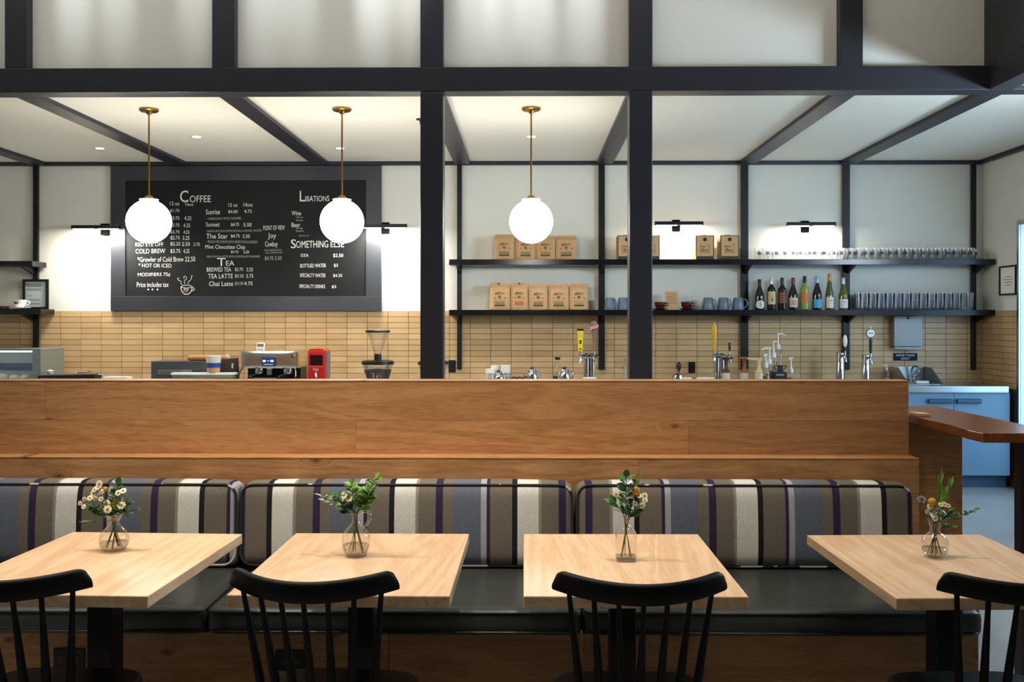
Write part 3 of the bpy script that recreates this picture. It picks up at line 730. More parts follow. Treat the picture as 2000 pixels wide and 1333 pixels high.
for zz in (ZUL, ZLL):
    MB().box(-5.7, X(82 if zz == ZUL else 98, YW-.1), YS-YW, -.013, zz-.05, zz).build('shelf_board', shelf_m, shl, bevel=.003)
    MB().prism([(-.27, zz-.051), (-.045, zz-.051), (-.045, zz-.12)], xm-.012, xm+.012, 'x').build('bracket', black_mt, shl)

# coffee bags
def bag(px0, px1, ytop, base_z, label, lab_col, low_col, grp, seed, clip=None):
    r = random.Random(seed); Yc = 8.99
    x0, x1 = X(px0, Yc-.04), X(px1, Yc-.04); wd = x1-x0-.004; h = Z(ytop, Yc, px0)-base_z
    t = thing('coffee_bag', label, 'coffee bag', ((x0+x1)/2, Yc, base_z), r.uniform(-.05, .05), grp)
    a = wd/2; d = .045
    lv = [(0, .94, d*.9), (.03, 1.0, d), (.30, 1.0, d*1.05), (.68, .97, d), (.80, .98, d*.72), (.93, .95, d*.22), (1.0, .92+r.uniform(-.03, .03), d*.12)]
    n = 10; V = []; Fc = []
    for (q, sx, dy) in lv:
        ring = [(-1, -.6), (-.75, -1), (0, -1.04), (.75, -1), (1, -.6), (1, .6), (.75, 1), (0, 1), (-.75, 1), (-1, .6)]
        for (u, v) in ring: V.append((u*a*sx+r.uniform(-.002, .002), v*dy+(d*.35 if q > .85 else 0), q*h+(r.uniform(-.002, .002) if 0 < q < 1 else 0)))
    for i in range(len(lv)-1):
        for k in range(n): Fc.append((i*n+k, i*n+(k+1) % n, (i+1)*n+(k+1) % n, (i+1)*n+k))
    Fc += [tuple(reversed(range(n))), tuple((len(lv)-1)*n+k for k in range(n))]
    body = MB().add(V, Fc).build('bag', kraft, t, 30)
    MB().box(-a*.93, a*.93, d*.18, d*.62, h*.975, h*1.0).build('folded_top', kraft, t, bevel=.002)
    yf = -d*1.12
    mb = MB()
    for k, chh in enumerate('MERIT'):
        an = (k-2)*.32; cx, cz = math.sin(an)*a*.62, h*.47+math.cos(an)*h*.15
        wI = .0025 if chh == 'I' else .0085; text_fit(mb, chh, cx-wI, cx+wI, cz-.011, cz+.011, yf, -an)
    mb.build('lettering', ink, t)
    fl = MB().lathe([(.004, -.0005), (.004, .0005)], 8, (0, yf, h*.48))
    for k in range(7):
        an = 2*PI*k/7; fl.tube([(0, yf, h*.48), (math.cos(an)*.011, yf, h*.48+math.sin(an)*.011), (math.cos(an)*.019, yf, h*.48+math.sin(an)*.019)], [.001, .004, .001], 4)
    fl.build('emblem', ink_soft, t)
    for sx in (-1, 1): MB().tube([(sx*a*.62, yf, h*.44), (sx*a*.42, yf, h*.45), (sx*a*.52, yf, h*.475)], [.002, .004, .002], 4).build('emblem', ink_soft, t)
    text_fit(MB(), 'ROASTING CO.', -a*.55, a*.55, h*.335, h*.365, yf).build('lettering', ink_soft, t)
    MB().box(-a*.5, a*.5, yf, yf+.004, h*.18, h*.31).build('label', M('bag_label_'+lab_col, lab_col, .8), t)
    if low_col: MB().box(-a*.5, a*.5, yf-.001, yf+.003, h*.145, h*.185).build('label_band', M('bag_band_'+low_col, low_col, .8), t)
    if clip is not None: MB().box(clip-.008, clip+.008, -d*.15, d*.1, h*.955, h*1.005).build('tin_tie', M('tie_'+('b' if seed % 2 else 'k'), '#1c1a18', .5), t)
OL, BR, RD, TN = '#7d7a55', '#4a3228', '#b4604e', '#a8895e'
G1, G2 = 'kraft coffee bags on the upper shelf', 'kraft coffee bags on the lower shelf'
bag(965, 1005.5, 458, ZU, 'upper shelf coffee bag at the row end nearest the chalkboard, olive label', OL, BR, G1, 1)
bag(1006, 1046, 460, ZU, 'upper shelf coffee bag half behind the globe, second in the row, olive label', OL, BR, G1, 2)
bag(1046.5, 1084.5, 460, ZU, 'upper shelf coffee bag half behind the globe, third in the row, dull tan label', '#8c7c58', BR, G1, 3)
bag(1085, 1127, 460, ZU, 'upper shelf coffee bag at the row end nearest the blue mugs, dark label band', OL, '#3a2a20', G1, 4)
bag(956, 996, 553, ZLo, 'lower shelf coffee bag with olive label and dark tie, first from the chalkboard', OL, BR, G2, 5, -.01)
bag(997, 1031.5, 553, ZLo, 'lower shelf coffee bag with a red label', RD, None, G2, 7, .0)
bag(1032, 1070, 555, ZLo, 'lower shelf coffee bag with brownish label in the middle of its row', '#84754e', BR, G2, 6)
bag(1071, 1111.5, 555, ZLo, 'lower shelf coffee bag with olive label next to the dark banded one', OL, BR, G2, 8)
bag(1112, 1150, 554, ZLo, 'lower shelf coffee bag with pale label and black band at the row end', TN, '#2a1c16', G2, 9)

# carry boxes
def carry(px0, px1, py, label, seed):
    Yc = 8.97; x0, x1 = X(px0, Yc-.09), X(px1, Yc-.09); a = (x1-x0)/2; h = Z(py, Yc-.09, px0)-ZU
    t = thing('carry_box', label, 'box', ((x0+x1)/2, Yc, ZU), 0, 'brown carry boxes on the upper shelf')
    MB().box(-a, a, -.085, .10, .0, h).build('carton', kraft, t, bevel=.002)
    dk = M('carton_dark', '#3c352c', .8)
    MB().box(-a-.001, a+.001, -.087, -.085, 0, .028).build('base_shadow_band', dk, t)  # shadow along the carton base, put in as a dark strip
    for sx in (-1, 1): MB().box(sx*a-.004, sx*a+.004, -.0865, -.085, .028, h).build('edge_band', dk, t)
    MB().box(-a, a, -.0865, -.085, h-.006, h).build('edge_band', dk, t)
    MB().lathe([(.0001, 0), (.017, 0), (.017, .002)], 18).build('spout_hole', black_pl, t, loc=(0, -.0875, h*.83)).rotation_euler = (PI/2, 0, 0)
    MB().box(-.025, .025, -.02, .02, h, h+.012).build('handle_tab', kraft, t)
    text_fit(MB(), 'Merit', -a*.40, a*.1, h*.50, h*.57, -.0866).build('lettering', ink, t)
    text_fit(MB(), 'Box', -a*.35, a*.35, h*.32, h*.45, -.0866).build('lettering', ink, t)
    fr = MB()
    for (p, q) in (((-.5, .27), (.5, .27)), ((.5, .27), (.5, .6)), ((.5, .6), (.2, .6)), ((-.5, .27), (-.5, .6))):
        fr.tube([(p[0]*a, -.0866, p[1]*h), (q[0]*a, -.0866, q[1]*h)], .0012, 4)
    fr.build('print_line', ink, t)
carry(1207, 1242, 460, 'brown carry box by the steel column, on the side of the coffee bags', 1)
carry(1254, 1288, 460, 'brown carry box by the steel column, on the side of the bar lamp', 2)
carry(1360, 1394, 460, 'brown carry box standing free under the bar lamp', 3)
carry(1408, 1443, 460, 'brown carry box on the upper shelf against the slotted upright beside the glasses', 4)

# blue mugs
mg = 'blue-grey mugs on the lower shelf'
mlab = ['blue-grey mug on the lower shelf nearest the coffee bags', 'blue-grey mug on the lower shelf half behind the steel column', 'blue-grey mug on the lower shelf first after the dark red cups', 'blue-grey mug on the lower shelf between two other mugs', 'blue-grey mug on the lower shelf closest to the wine bottles']
m0 = None
for i, (px, rz) in enumerate(((1192, -1.0), (1217, -1.0), (1383, -.9), (1412.5, -.9), (1441.5, -.7))):
    loc = (X(px, 8.98), 8.98, ZLo)
    if m0 is None:
        m0 = thing('mug', mlab[i], 'mug', loc, rz, mg); r = .056; h = .115
        MB().lathe([(.0001, .0), (r, 0), (r+.003, .008), (r-.012, h-.006), (r-.017, h), (.0001, h)], 24).build('body', mug_bl, m0, 40)
        MB().tube(ck([(r-.014, 0, h*.84), (r+.024, 0, h*.84), (r+.042, 0, h*.55), (r+.028, 0, h*.20), (r-.004, 0, h*.16)]), .006, 8).build('handle', mug_bl, m0, 60)
    else: dup(m0, loc, rz, mlab[i])
# dark red cups with saucers and the kraft card
for i, (px, lab) in enumerate(((1289, 'dark red cup on its saucer between the steel column and the kraft card'), (1341, 'dark red cup on its saucer between the kraft card and the blue mugs'))):
    t = thing('espresso_cup', lab, 'cup', (X(px, 8.97), 8.97, ZLo+.012), -.3)
    MB().lathe([(.028, 0), (.03, .004), (.045, .018), (.052, .05), (.054, .062), (.050, .062), (.043, .02), (.0001, .008)], 24).build('bowl', cup_rd, t, 40)
    MB().tube([(.048, 0, .052), (.07, 0, .05), (.072, 0, .03), (.046, 0, .02)], .005, 8).build('handle', cup_rd, t, 60)
    t2 = tag(MB().lathe([(.035, 0), (.045, .002), (.073, .012), (.074, .015), (.045, .008), (.0001, .006)], 28).build('saucer', cup_rd, None, 40, loc=(X(px, 8.97), 8.97, ZLo)), 'dark red saucer under the cup '+('near the steel column' if i == 0 else 'beside the blue mugs'), 'saucer')
t = thing('price_card', 'kraft paper card standing between the two dark red cups', 'card', (X(1312.5, 8.95), 8.95, ZLo))
a = X(1325.5, 8.95)-X(1300, 8.95); h = Z(569.5, 8.95, 1310)-ZLo
MB().hexa([(-a/2, 0, 0), (a/2, 0, 0), (a/2, .003, 0), (-a/2, .003, 0), (-a/2, .03, h), (a/2, .03, h), (a/2, .033, h), (-a/2, .033, h)]).build('card', kraft, t)
MB().box(-a*.2, a*.2, .01, .05, 0, .004).build('foot', kraft, t)
for k in range(5):
    q = .85-.12*k; MB().box(-a*.36, a*(.36-.08*(k % 2)), .03*q-.0012, .03*q-.0004, h*q-.003, h*q+.003).build('print_line', ink_soft, t)

# wine bottles
def bottle(px, ytop, shape, glassc, foil, labc, lz, label, art=None, trans=False, lw=1.15):
    Yc = 8.97; h = Z(ytop, Yc, px)-ZLo
    t = thing('wine_bottle', label, 'wine bottle', (X(px, Yc), Yc, ZLo), 0, 'wine bottles on the lower shelf')
    R = {'burg': .042, 'bord': .038, 'hock': .038}[shape]; nr = .0145
    body = {'burg': [(.0001, .004), (R*.8, 0), (R, .008), (R, h*.42), (R*.95, h*.5), (R*.68, h*.62), (nr*1.35, h*.72), (nr, h*.80), (nr, h*.985), (nr*.9, h), (.0001, h)],
            'bord': [(.0001, .004), (R*.8, 0), (R, .008), (R, h*.62), (R*.93, h*.67), (R*.6, h*.72), (nr*1.1, h*.77), (nr, h*.82), (nr, h*.985), (nr*.9, h), (.0001, h)],
            'hock': [(.0001, .004), (R*.8, 0), (R, .008), (R, h*.36), (R*.9, h*.47), (R*.62, h*.64), (nr*1.2, h*.78), (nr, h*.84), (nr, h*.985), (nr*.9, h), (.0001, h)]}[shape]
    g = M('bottle_'+glassc, glassc, .07, 0, .6, var=.15, vscale=12)
    MB().lathe(body, 24).build('bottle', g, t, 40)
    fz = .80 if shape != 'bord' else .80
    MB().lathe([(nr*1.12, h*fz), (nr*1.1, h*.985), (nr*.95, h*1.004), (.0001, h*1.004)], 18).build('foil', M('foil_'+foil, foil, .35, .3), t, 40)
    a0 = lw
    def patch(z0, z1, aw, col, nm, rr=1.012, oval=False):
        n = 12; V = []; Fc = []
        for k in range(n+1):
            an = -aw+2*aw*k/n; q = math.sqrt(max(0, 1-(an/aw)**2)) if oval else 1; zc = (z0+z1)/2; hh = (z1-z0)/2*q
            for z in (zc-hh, zc+hh): V.append((R*rr*math.sin(an), -R*rr*math.cos(an), z))
        for k in range(n): Fc.append((2*k, 2*k+2, 2*k+3, 2*k+1))
        return MB().add(V, Fc).build(nm, M('label_'+col, col, .6, var=.05), t)
    patch(h*lz[0], h*lz[1], a0, labc, 'paper_label', oval=(art == 'E'))
    if art == 'E': text_fit(MB(), 'E', -.006, .013, h*.10, h*.245, 0, cyl=R*1.03).build('lettering', ink, t)
    if art == 'line':
        patch(h*(lz[0]*.35+lz[1]*.65), h*(lz[0]*.27+lz[1]*.73), .5, '#8a8478', 'print_line', 1.02)
        patch(h*(lz[0]*.6+lz[1]*.4), h*(lz[0]*.56+lz[1]*.44), .7, '#b0aa9c', 'print_line', 1.02)
    if art == 'figure':
        patch(h*(lz[0]*.7+lz[1]*.3), h*(lz[0]*.2+lz[1]*.8), .35, '#c9a24a', 'print_figure', 1.02, True)
        patch(h*(lz[0]*.8+lz[1]*.2), h*(lz[0]*.5+lz[1]*.5), .2, '#8a3a2a', 'print_figure', 1.025, True)
    if art == 'weave':
        for k in range(4): patch(h*(lz[0]+(lz[1]-lz[0])*(.12+.22*k)), h*(lz[0]+(lz[1]-lz[0])*(.2+.22*k)), .9, '#b0643c', 'print_line', 1.02)
    if art == 'flower':
        patch(h*(lz[0]*.75+lz[1]*.25), h*(lz[0]*.3+lz[1]*.7), .42, '#b06a5a', 'print_figure', 1.02, True)
        patch(h*(lz[0]*.62+lz[1]*.38), h*(lz[0]*.42+lz[1]*.58), .18, '#e8d28a', 'print_figure', 1.025, True)
bottle(1483.5, 546, 'burg', '#15171a', '#1b1a1a', '#d8d8d4', (.04, .30), 'dark wine bottle with a white round label bearing a letter E', 'E', lw=1.25)
bottle(1506.5, 543, 'bord', '#181510', '#c9cccf', '#c9b58a', (.17, .57), 'dark wine bottle with silver foil and a tall cream label', 'figure')
bottle(1527.5, 543, 'bord', '#161410', '#23211f', '#5a241c', (.20, .56), 'dark wine bottle with black foil and a dark red patterned label', 'weave')
bottle(1549, 543, 'burg', '#1c1410', '#7c1f2c', '#cbb8a4', (.08, .38), 'dark wine bottle with red foil and a flowered label', 'flower')
bottle(1571.5, 540, 'bord', '#8a9a48', '#1c1c1c', '#c8742a', (.22, .52), 'pale green wine bottle with an orange label')
bottle(1596, 540, 'burg', '#14181a', '#8fb4c8', '#4f9cc4', (.06, .31), 'dark wine bottle with pale blue foil and a bright blue label')
bottle(1620, 535, 'hock', '#55521e', '#b88a2a', '#d8d4c4', (.05, .35), 'tall slim olive wine bottle with gold foil and a white label', 'line')
bottle(1647, 543, 'burg', '#5c6224', '#c4c8c4', '#dcdad2', (.06, .33), 'olive wine bottle with silver foil and a white label next to the drinking glasses', 'line')

# drinking glasses
ORD = 'first second third fourth fifth sixth seventh eighth ninth tenth eleventh twelfth thirteenth fourteenth fifteenth sixteenth seventeenth eighteenth nineteenth twentieth'.split()+['twenty-'+q for q in 'first second third fourth fifth sixth seventh eighth ninth'.split()]
t0 = thing('tumbler', 'short clear tumbler with a small dark print in the rows on the upper shelf', 'glass', (0, 0, ZU), 0, 'printed tumblers on the upper shelf')
MB().lathe([(.0001, .004), (.026, .001), (.030, .006), (.036, .04), (.0365, .105), (.0350, .105), (.0345, .04), (.027, .016), (.0001, .014)], 18).build('glass', shelf_glass, t0, 40)
pm = MB()
for k, (a, b) in enumerate(((-.016, -.008), (-.004, .004), (.008, .016))):
    pm.add([(.0372*math.sin(q/.0372), -.0372*math.cos(q/.0372), z) for q in (a, b) for z in (.042, .070)], [(0, 2, 3, 1)])
pm.build('print', ink, t0)
first = True; rr_ = random.Random(5)
for row, Yg in enumerate((8.93, 9.02)):
    for k in range(27):
        px = 1481+15.9*k+(7 if row else 0)
        loc = (X(px, Yg), Yg, ZU)
        if loc[0] > XR-.05: continue
        lb = '%s printed tumbler from the brown boxes in the %s row, upper shelf' % (ORD[k], ('front', 'back')[row])
        if first: t0.location = loc; first = False; t0['label'] = lb
        else: dup(t0, loc, rr_.uniform(-.5, .5), lb)
t1 = thing('pint_glass', 'tall clear pint glass in the packed rows on the lower shelf', 'glass', (0, 0, ZLo), 0, 'pint glasses on the lower shelf')
MB().lathe([(.0001, .004), (.027, .001), (.030, .006), (.0385, .158), (.037, .158), (.029, .022), (.0001, .02)], 18).build('glass', shelf_glass, t1, 40)
first = True
for row, Yg in enumerate((8.925, 9.005, 9.085)):
    for k in range(14):
        px = 1680+16.4*k-(5*row)
        loc = (X(px, Yg), Yg, ZLo)
        if loc[0] > XR-.05: continue
        lb = '%s pint glass from the wine bottles in the %s row, lower shelf' % (ORD[k], ('front', 'middle', 'back')[row])
        if first: t1.location = loc; first = False; t1['label'] = lb
        else: dup(t1, loc, None, lb)

# left shelf: cup, board, framed notice
t = thing('latte_cup', 'white cup with dark print on the short shelf beside the framed notice', 'cup', (X(39, 8.945), 8.945, ZLL+.014), 0)
MB().lathe([(.028, 0), (.032, .004), (.055, .03), (.062, .072), (.059, .072), (.05, .03), (.0001, .01)], 28).build('bowl', white_cer, t, 40)
MB().tube([(.056, 0, .06), (.085, 0, .06), (.09, 0, .04), (.078, 0, .025), (.05, 0, .022)], .006, 8).build('handle', white_cer, t, 60)
pm = MB()
for a, b in ((-.022, -.012), (-.009, -.001), (.002, .012)):
    pm.add([(.0605*math.sin(q/.06), -.0605*math.cos(q/.06), z) for q in (a, b) for z in (.03, .056)], [(0, 2, 3, 1)])
pm.build('print', ink, t)
tag(MB().lathe([(.04, 0), (.05, .002), (.092, .014), (.093, .018), (.05, .009), (.0001, .008)], 28).build('saucer', white_cer, None, 40, loc=(X(39, 8.945), 8.945, ZLL)), 'white saucer under the printed white cup', 'saucer')
tag(MB().box(-.12, .12, -.06, .06, 0, .03).build('wood_board', M('dark_wood', '#4a2c1a', .5, var=.2), None, bevel=.004, loc=(X(-12, 8.96), 8.96, ZLL)), 'dark wooden board on the short shelf behind the white cup', 'board')
Yf = 9.09
t = thing('framed_notice', 'black framed notice standing at the end of the short shelf', 'picture frame', (X(72, Yf), Yf, ZLL))
a, h = (X(97, Yf)-X(47, Yf))/2, Z(546, Yf, 70)-ZLL
for (p, q, r_, s_) in ((-a, a, 0, .022), (-a, a, h-.022, h), (-a, -a+.022, .022, h-.022), (a-.022, a, .022, h-.022)):
    MB().box(p, q, -.03, -.012, r_, s_).build('frame_bar', black_mt, t)
MB().box(-a+.02, a-.02, -.018, -.012, .02, h-.02).build('paper', M('notice_paper', '#a9b4b4', .5), t)
for k, (q, wl) in enumerate(((.84, .8), (.80, .8), (.76, .82), (.68, .8), (.64, .78), (.45, .3), (.33, .75), (.29, .7), (.2, .75), (.16, .72))):
    MB().box(-a*.72, -a*.72+a*1.44*wl, -.0188, -.0182, h*q-.003, h*q+.003).build('print_line', M('notice_ink', '#6f7c7c', .8), t)

# right wall certificate
t = thing('framed_certificate', 'small black framed certificate on the end wall above the tiles', 'picture frame', (XR, 8.66, Z(548, 8.66, 1965)))
a, h = .15, .132
for (p, q, r_, s_) in ((-a, a, -h, -h+.014), (-a, a, h-.014, h), (-a, -a+.014, -h+.014, h-.014), (a-.014, a, -h+.014, h-.014)):
    MB().box(-.018, 0, p, q, r_, s_).build('frame_bar', black_mt, t)
MB().box(-.008, 0, -a+.012, a-.012, -h+.012, h-.012).build('paper', paper_w, t)
for k, wl in enumerate((.5, .7, .6, .4)): MB().box(-.0088, -.0082, -a*wl*.8, a*wl*.8, .03-.025*k, .036-.025*k).build('print_line', ink_soft, t)

# ---------------------------------------------------------------- back counter
ZC = .905; YF = 8.50
wt = thing('worktop', 'long stainless steel worktop along the tiled back wall', 'counter', (0, YW, 0))
MB().box(XL+.3, X(1971, YF), YF-YW, -.013, ZC-.055, ZC).build('slab', stainless, wt, bevel=.004)
MB().box(XL+.3, X(1971, YF), YF-YW+.012, -.10, ZC-.058, ZC-.056).build('edge_underside', stainless, wt)
xr = X(1974, YF+.02); units = [(xr-.985, xr)]
for k in range(5): units.append((units[-1][0]-1.002, units[-1][0]-.002))
ul = ['light blue base cabinet with two doors beside the hand wash sink end', 'light blue base cabinet second along from the end wall', 'light blue base cabinet third along from the end wall', 'light blue base cabinet fourth along from the end wall', 'light blue base cabinet fifth along from the end wall', 'light blue base cabinet under the pastry case']
for i, (a, b) in enumerate(units):
    t = thing('base_cabinet', ul[i], 'cabinet', ((a+b)/2, YF+.03, 0), 0, 'light blue base cabinets')
    hw = (b-a)/2
    MB().box(-hw, hw, .02, .58, .11, ZC-.06).build('carcass', blue_cab, t)
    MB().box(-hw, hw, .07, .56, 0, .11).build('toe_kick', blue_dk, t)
    for sx in (-1, 1):
        x0, x1 = (-hw+.002, -.0015) if sx < 0 else (.0015, hw-.002)
        dd = MB().box(x0, x1, 0, .019, .115, ZC-.062).build('door', blue_cab, t, bevel=.002)
        hc = -.125 if sx < 0 else .125
        MB().prism([(-.034, ZC-.118), (-.004, ZC-.112), (0, ZC-.112), (0, ZC-.155), (-.028, ZC-.150), (-.034, ZC-.145)], hc-.105, hc+.105, 'x').build('handle', sage, dd, bevel=.002)

def PX(px, Y): return X(px, Y)
# hand wash sink with splash guards, dispenser, soap, sign
t = thing('hand_sink', 'stainless hand wash sink with side splash guards on the worktop end', 'sink', (X(1775, 9.0), 9.08, ZC))
ox = t.location.x
xl_, xr_ = X(1739, 9.1)-ox, X(1802, 9.1)-ox
MB().box(xl_+.005, xr_-.005, -.02, .02, .001, .145).build('back_splash', stainless, t)
for xg in (xl_, xr_):
    MB().prism([(.02, .001), (.02, .145), (-.17, .145), (-.42, .004), (-.42, .001)], xg-.003, xg+.003, 'x').build('splash_guard', stainless, t)
MB().box(xl_+.004, xr_-.004, -.40, -.022, .001, .006).build('rim', stainless, t, bevel=.002)
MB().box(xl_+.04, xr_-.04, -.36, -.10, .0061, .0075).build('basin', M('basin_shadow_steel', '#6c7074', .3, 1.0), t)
fx = X(1783, 8.98)-ox
fa = MB().lathe([(.022, .006), (.022, .03), (.012, .036)], 14, (fx, -.06, 0)).build('faucet_base', chrome, t, 40)
MB().tube([(fx, -.06, .03), (fx, -.06, .11), (fx+.01, -.075, .145), (fx+.02, -.11, .155), (fx+.03, -.15, .14), (fx+.033, -.165, .10)], .010, 10).build('spout', chrome, t, 60)
MB().tube([(fx+.03, -.05, .006), (fx+.03, -.05, .06), (fx+.07, -.07, .075)], .008, 8).build('lever', chrome, t, 60)
MB().box(fx-.06, fx+.055, -.33, -.27, .0076, .03).build('soap_dish', white_pl, t, bevel=.003)
t = thing('soap_bottle', 'clear pump soap bottle standing beside the hand wash sink', 'bottle', (X(1731, 8.95), 8.95, ZC))
MB().lathe([(.0001, .003), (.03, 0), (.032, .01), (.032, .09), (.012, .115), (.012, .125)], 18).build('body', glass, t, 40)
MB().lathe([(.014, .118), (.014, .14), (.004, .142), (.004, .165), (.0001, .165)], 12).build('pump', white_pl, t, 40)
MB().tube([(.01, 0, .163), (-.03, -.01, .16)], .006, 8).build('nozzle', white_pl, t, 60)
MB().lathe([(.0001, .006), (.029, .006), (.029, .05), (.0001, .05)], 16).build('soap', M('soap_liquid', '#a8a89a', .3), t, 40)
Yd = YW-.013
t = thing('towel_dispenser', 'brushed metal paper towel dispenser hanging under the lower shelf', 'dispenser', (X(1774, Yd-.1), Yd, Z(682, Yd-.1, 1774)))
a = (X(1802, Yd-.1)-X(1747, Yd-.1))/2; h = Z(618, Yd-.1, 1774)-Z(682, Yd-.1, 1774)
MB().rbox(-a, a, -.10, 0, .022, h, .008, 4).build('housing', M('brushed_grey', '#8d8e8d', .5, .5, var=.05), t, 30)
MB().prism([(-a, .018), (a, .018), (a*.95, .008), (a*.3, -.004), (-a*.3, -.002), (-a*.98, .004)], -.108, -.004).build('bottom_lip', MC['brushed_grey'], t)
MB().lathe([(.010, 0), (.010, -.008), (.0001, -.008)], 12).build('lock', black_mt, t, loc=(0, -.102, h-.018)).rotation_euler = (-PI/2, 0, 0)
t = thing('hand_wash_sign', 'dark blue sign reading HAND WASH ONLY on the tiles above the sink', 'sign', (X(1768, Yd), Yd, Z(697.5, Yd, 1768)))
a, h = .113, .036
MB().prism(rrect(-a, a, -h, h, .008, 4), -.004, 0).build('plate', M('sign_navy', '#15233c', .6, spec=.15), t)
text_fit(MB(), 'HAND WASH', -.088, .088, .006, .026, -.0046).build('lettering', white_pl, t)
text_fit(MB(), 'ONLY', -.042, .042, -.026, -.005, -.0046).build('lettering', white_pl, t)

# beer towers
def faucet(t, x, z, hand, dx=0):
    MB().tube([(x, -.03, z), (x, -.075, z), (x, -.085, z-.02), (x+dx, -.09, z-.065)], [.012, .014, .011, .009], 10).build('faucet', chrome, t, 60)
    MB().tube([(x, -.06, z+.01), (x, -.062, z+.05)], [.010, .007], 8).build('lever_collar', chrome, t, 60)
# tower with yellow and pink handles
Yt = 8.80
t = thing('beer_tower', 'chrome beer tower with a yellow and a pinkish tap handle', 'beer tap', (X(1151, Yt), Yt, ZC))
zt = Z(692, Yt, 1150)-ZC
for dx in (-.026, .026): MB().lathe([(.036, 0), (.036, .008), (.026, .012), (.026, zt-.02), (.0265, zt), (.012, zt+.008), (.0001, zt+.008)], 18, (dx, 0, 0)).build('column', chrome, t, 40)
MB().tube([(-.085, -.02, zt-.02), (0, -.02, zt-.025), (.085, -.02, zt-.02)], .017, 10).build('cross_bar', chrome, t, 60)
for px, dx in ((1134, -.01), (1160, .012)):
    x = X(px, Yt-.06)-t.location.x; faucet(t, x, zt-.02, None, dx)
x = X(1133.5, Yt-.06)-t.location.x; z0 = Z(686, Yt-.06, 1134)-ZC; z1 = Z(643, Yt-.06, 1134)-ZC
hd = MB().hexa([(x-.019, -.075, z0), (x+.019, -.075, z0), (x+.019, -.05, z0), (x-.019, -.05, z0), (x-.028, -.075, z1), (x+.028, -.075, z1), (x+.028, -.05, z1), (x-.028, -.05, z1)]).build('tap_handle', M('tap_yellow', '#e2c51e', .4), t, bevel=.004, label='yellow tap handle')
MB().box(x-.029, x+.029, -.077, -.048, z1-.016, z1+.001).build('cap_band', black_pl, hd)
for q, s_ in ((.42, .012), (.33, .010), (.06, .008)):
    MB().box(x-s_, x+s_, -.0765, -.0752, z0+(z1-z0)*q, z0+(z1-z0)*(q+.07)).build('print', ink, hd)
MB().tube([(x+.015*math.cos(2*PI*k/16), -.0758, z0+(z1-z0)*.72+.015*math.sin(2*PI*k/16)) for k in range(16)], .0025, 5, True).build('print_ring', M('tap_ring', '#a8985a', .5), hd)
x = X(1160, Yt-.06)-t.location.x; z1 = Z(627, Yt-.06, 1160)-ZC
hd = MB().lathe([(.007, z0), (.009, z0+.06), (.013, z0+.12), (.020, z0+.17), (.022, z0+.19)], 14, (x, -.062, 0), 1, .6).build('tap_handle', M('tap_copper', '#8a6a58', .35, .3), t, 40, label='dull copper tap handle with a pink banner')
MB().lathe([(.020, z0+.19), (.032, z0+.21), (.034, z0+.235), (.024, z1-.006), (.008, z1), (.0001, z1)], 14, (x, -.062, 0), 1, .5).build('handle_head', M('tap_brown', '#7a5c50', .4), hd, 40)
MB().hexa([(x-.04, -.084, z0+.19), (x+.038, -.084, z0+.212), (x+.038, -.078, z0+.212), (x-.04, -.078, z0+.19), (x-.038, -.084, z0+.218), (x+.042, -.084, z0+.242), (x+.042, -.078, z0+.242), (x-.038, -.078, z0+.218)]).build('banner', M('tap_pink', '#c9848a', .5), hd)
# small faucet beside the column
t = thing('water_faucet', 'small slim chrome faucet beside the steel column', 'faucet', (X(1221, 8.8), 8.8, ZC))
MB().tube([(.0, 0, 0), (0, 0, .20), (-.004, -.02, .222), (-.012, -.05, .215)], [.012, .009, .008, .007], 8).build('spout', chrome, t, 60)
MB().box(-.03, -.01, -.006, .006, .14, .15).build('lever', chrome, t)
# steel urn with the black tap knob
t = thing('tap_urn', 'low chrome tap with a black oval knob beside the wall outlet', 'beer tap', (X(1324, 8.75), 8.75, ZC))
MB().lathe([(.06, 0), (.058, .05), (.05, .085), (.03, .10), (.0001, .10)], 20).build('body', chrome, t, 40)
MB().tube([(0, -.05, .085), (0, -.055, .125)], .010, 8).build('stem', M('tap_rust', '#7a4a34', .4), t, 60)
MB().sphere((0, -.056, .165), .021, 14, 8, 2.0).build('knob', black_pl, t, 180)
# tower with the orange handle
t = thing('beer_tower', 'chrome beer tower with an orange fish shaped tap handle', 'beer tap', (X(1404, Yt), Yt, ZC))
zt = Z(693, Yt, 1404)-ZC
for dx in (-.018, .028): MB().lathe([(.036, 0), (.036, .008), (.026, .012), (.026, zt-.02), (.0265, zt), (.012, zt+.01), (.0001, zt+.01)], 18, (dx, 0, 0)).build('column', chrome, t, 40)
MB().tube([(-.06, -.02, zt-.01), (0, -.02, zt-.015), (.10, -.02, zt-.025)], .017, 10).build('cross_bar', chrome, t, 60)
for px, dx in ((1395, -.004), (1424, .008)):
    x = X(px, Yt-.06)-t.location.x; faucet(t, x, zt-.01, None, dx)
x = X(1395, Yt-.06)-t.location.x; z0 = Z(686, Yt-.06, 1395)-ZC; z1 = Z(629, Yt-.06, 1395)-ZC; hh = z1-z0
MB().lathe([(.008, z0), (.017, z0+.01), (.013, z0+.04), (.020, z0+hh*.45), (.027, z0+hh*.68), (.022, z0+hh*.84), (.007, z0+hh*.95), (.004, z1), (.0001, z1)], 14, (x, -.062, 0), 1, .5).build('tap_handle', M('tap_orange', '#d99a1c', .35, var=.1), t, 50, label='orange tap handle')
x = X(1425, Yt-.06)-t.location.x
MB().lathe([(.006, zt+.03), (.010, zt+.05), (.013, zt+.10), (.010, zt+.11), (.0001, zt+.11)], 12, (x, -.062, 0)).build('tap_handle', black_pl, t, 50)
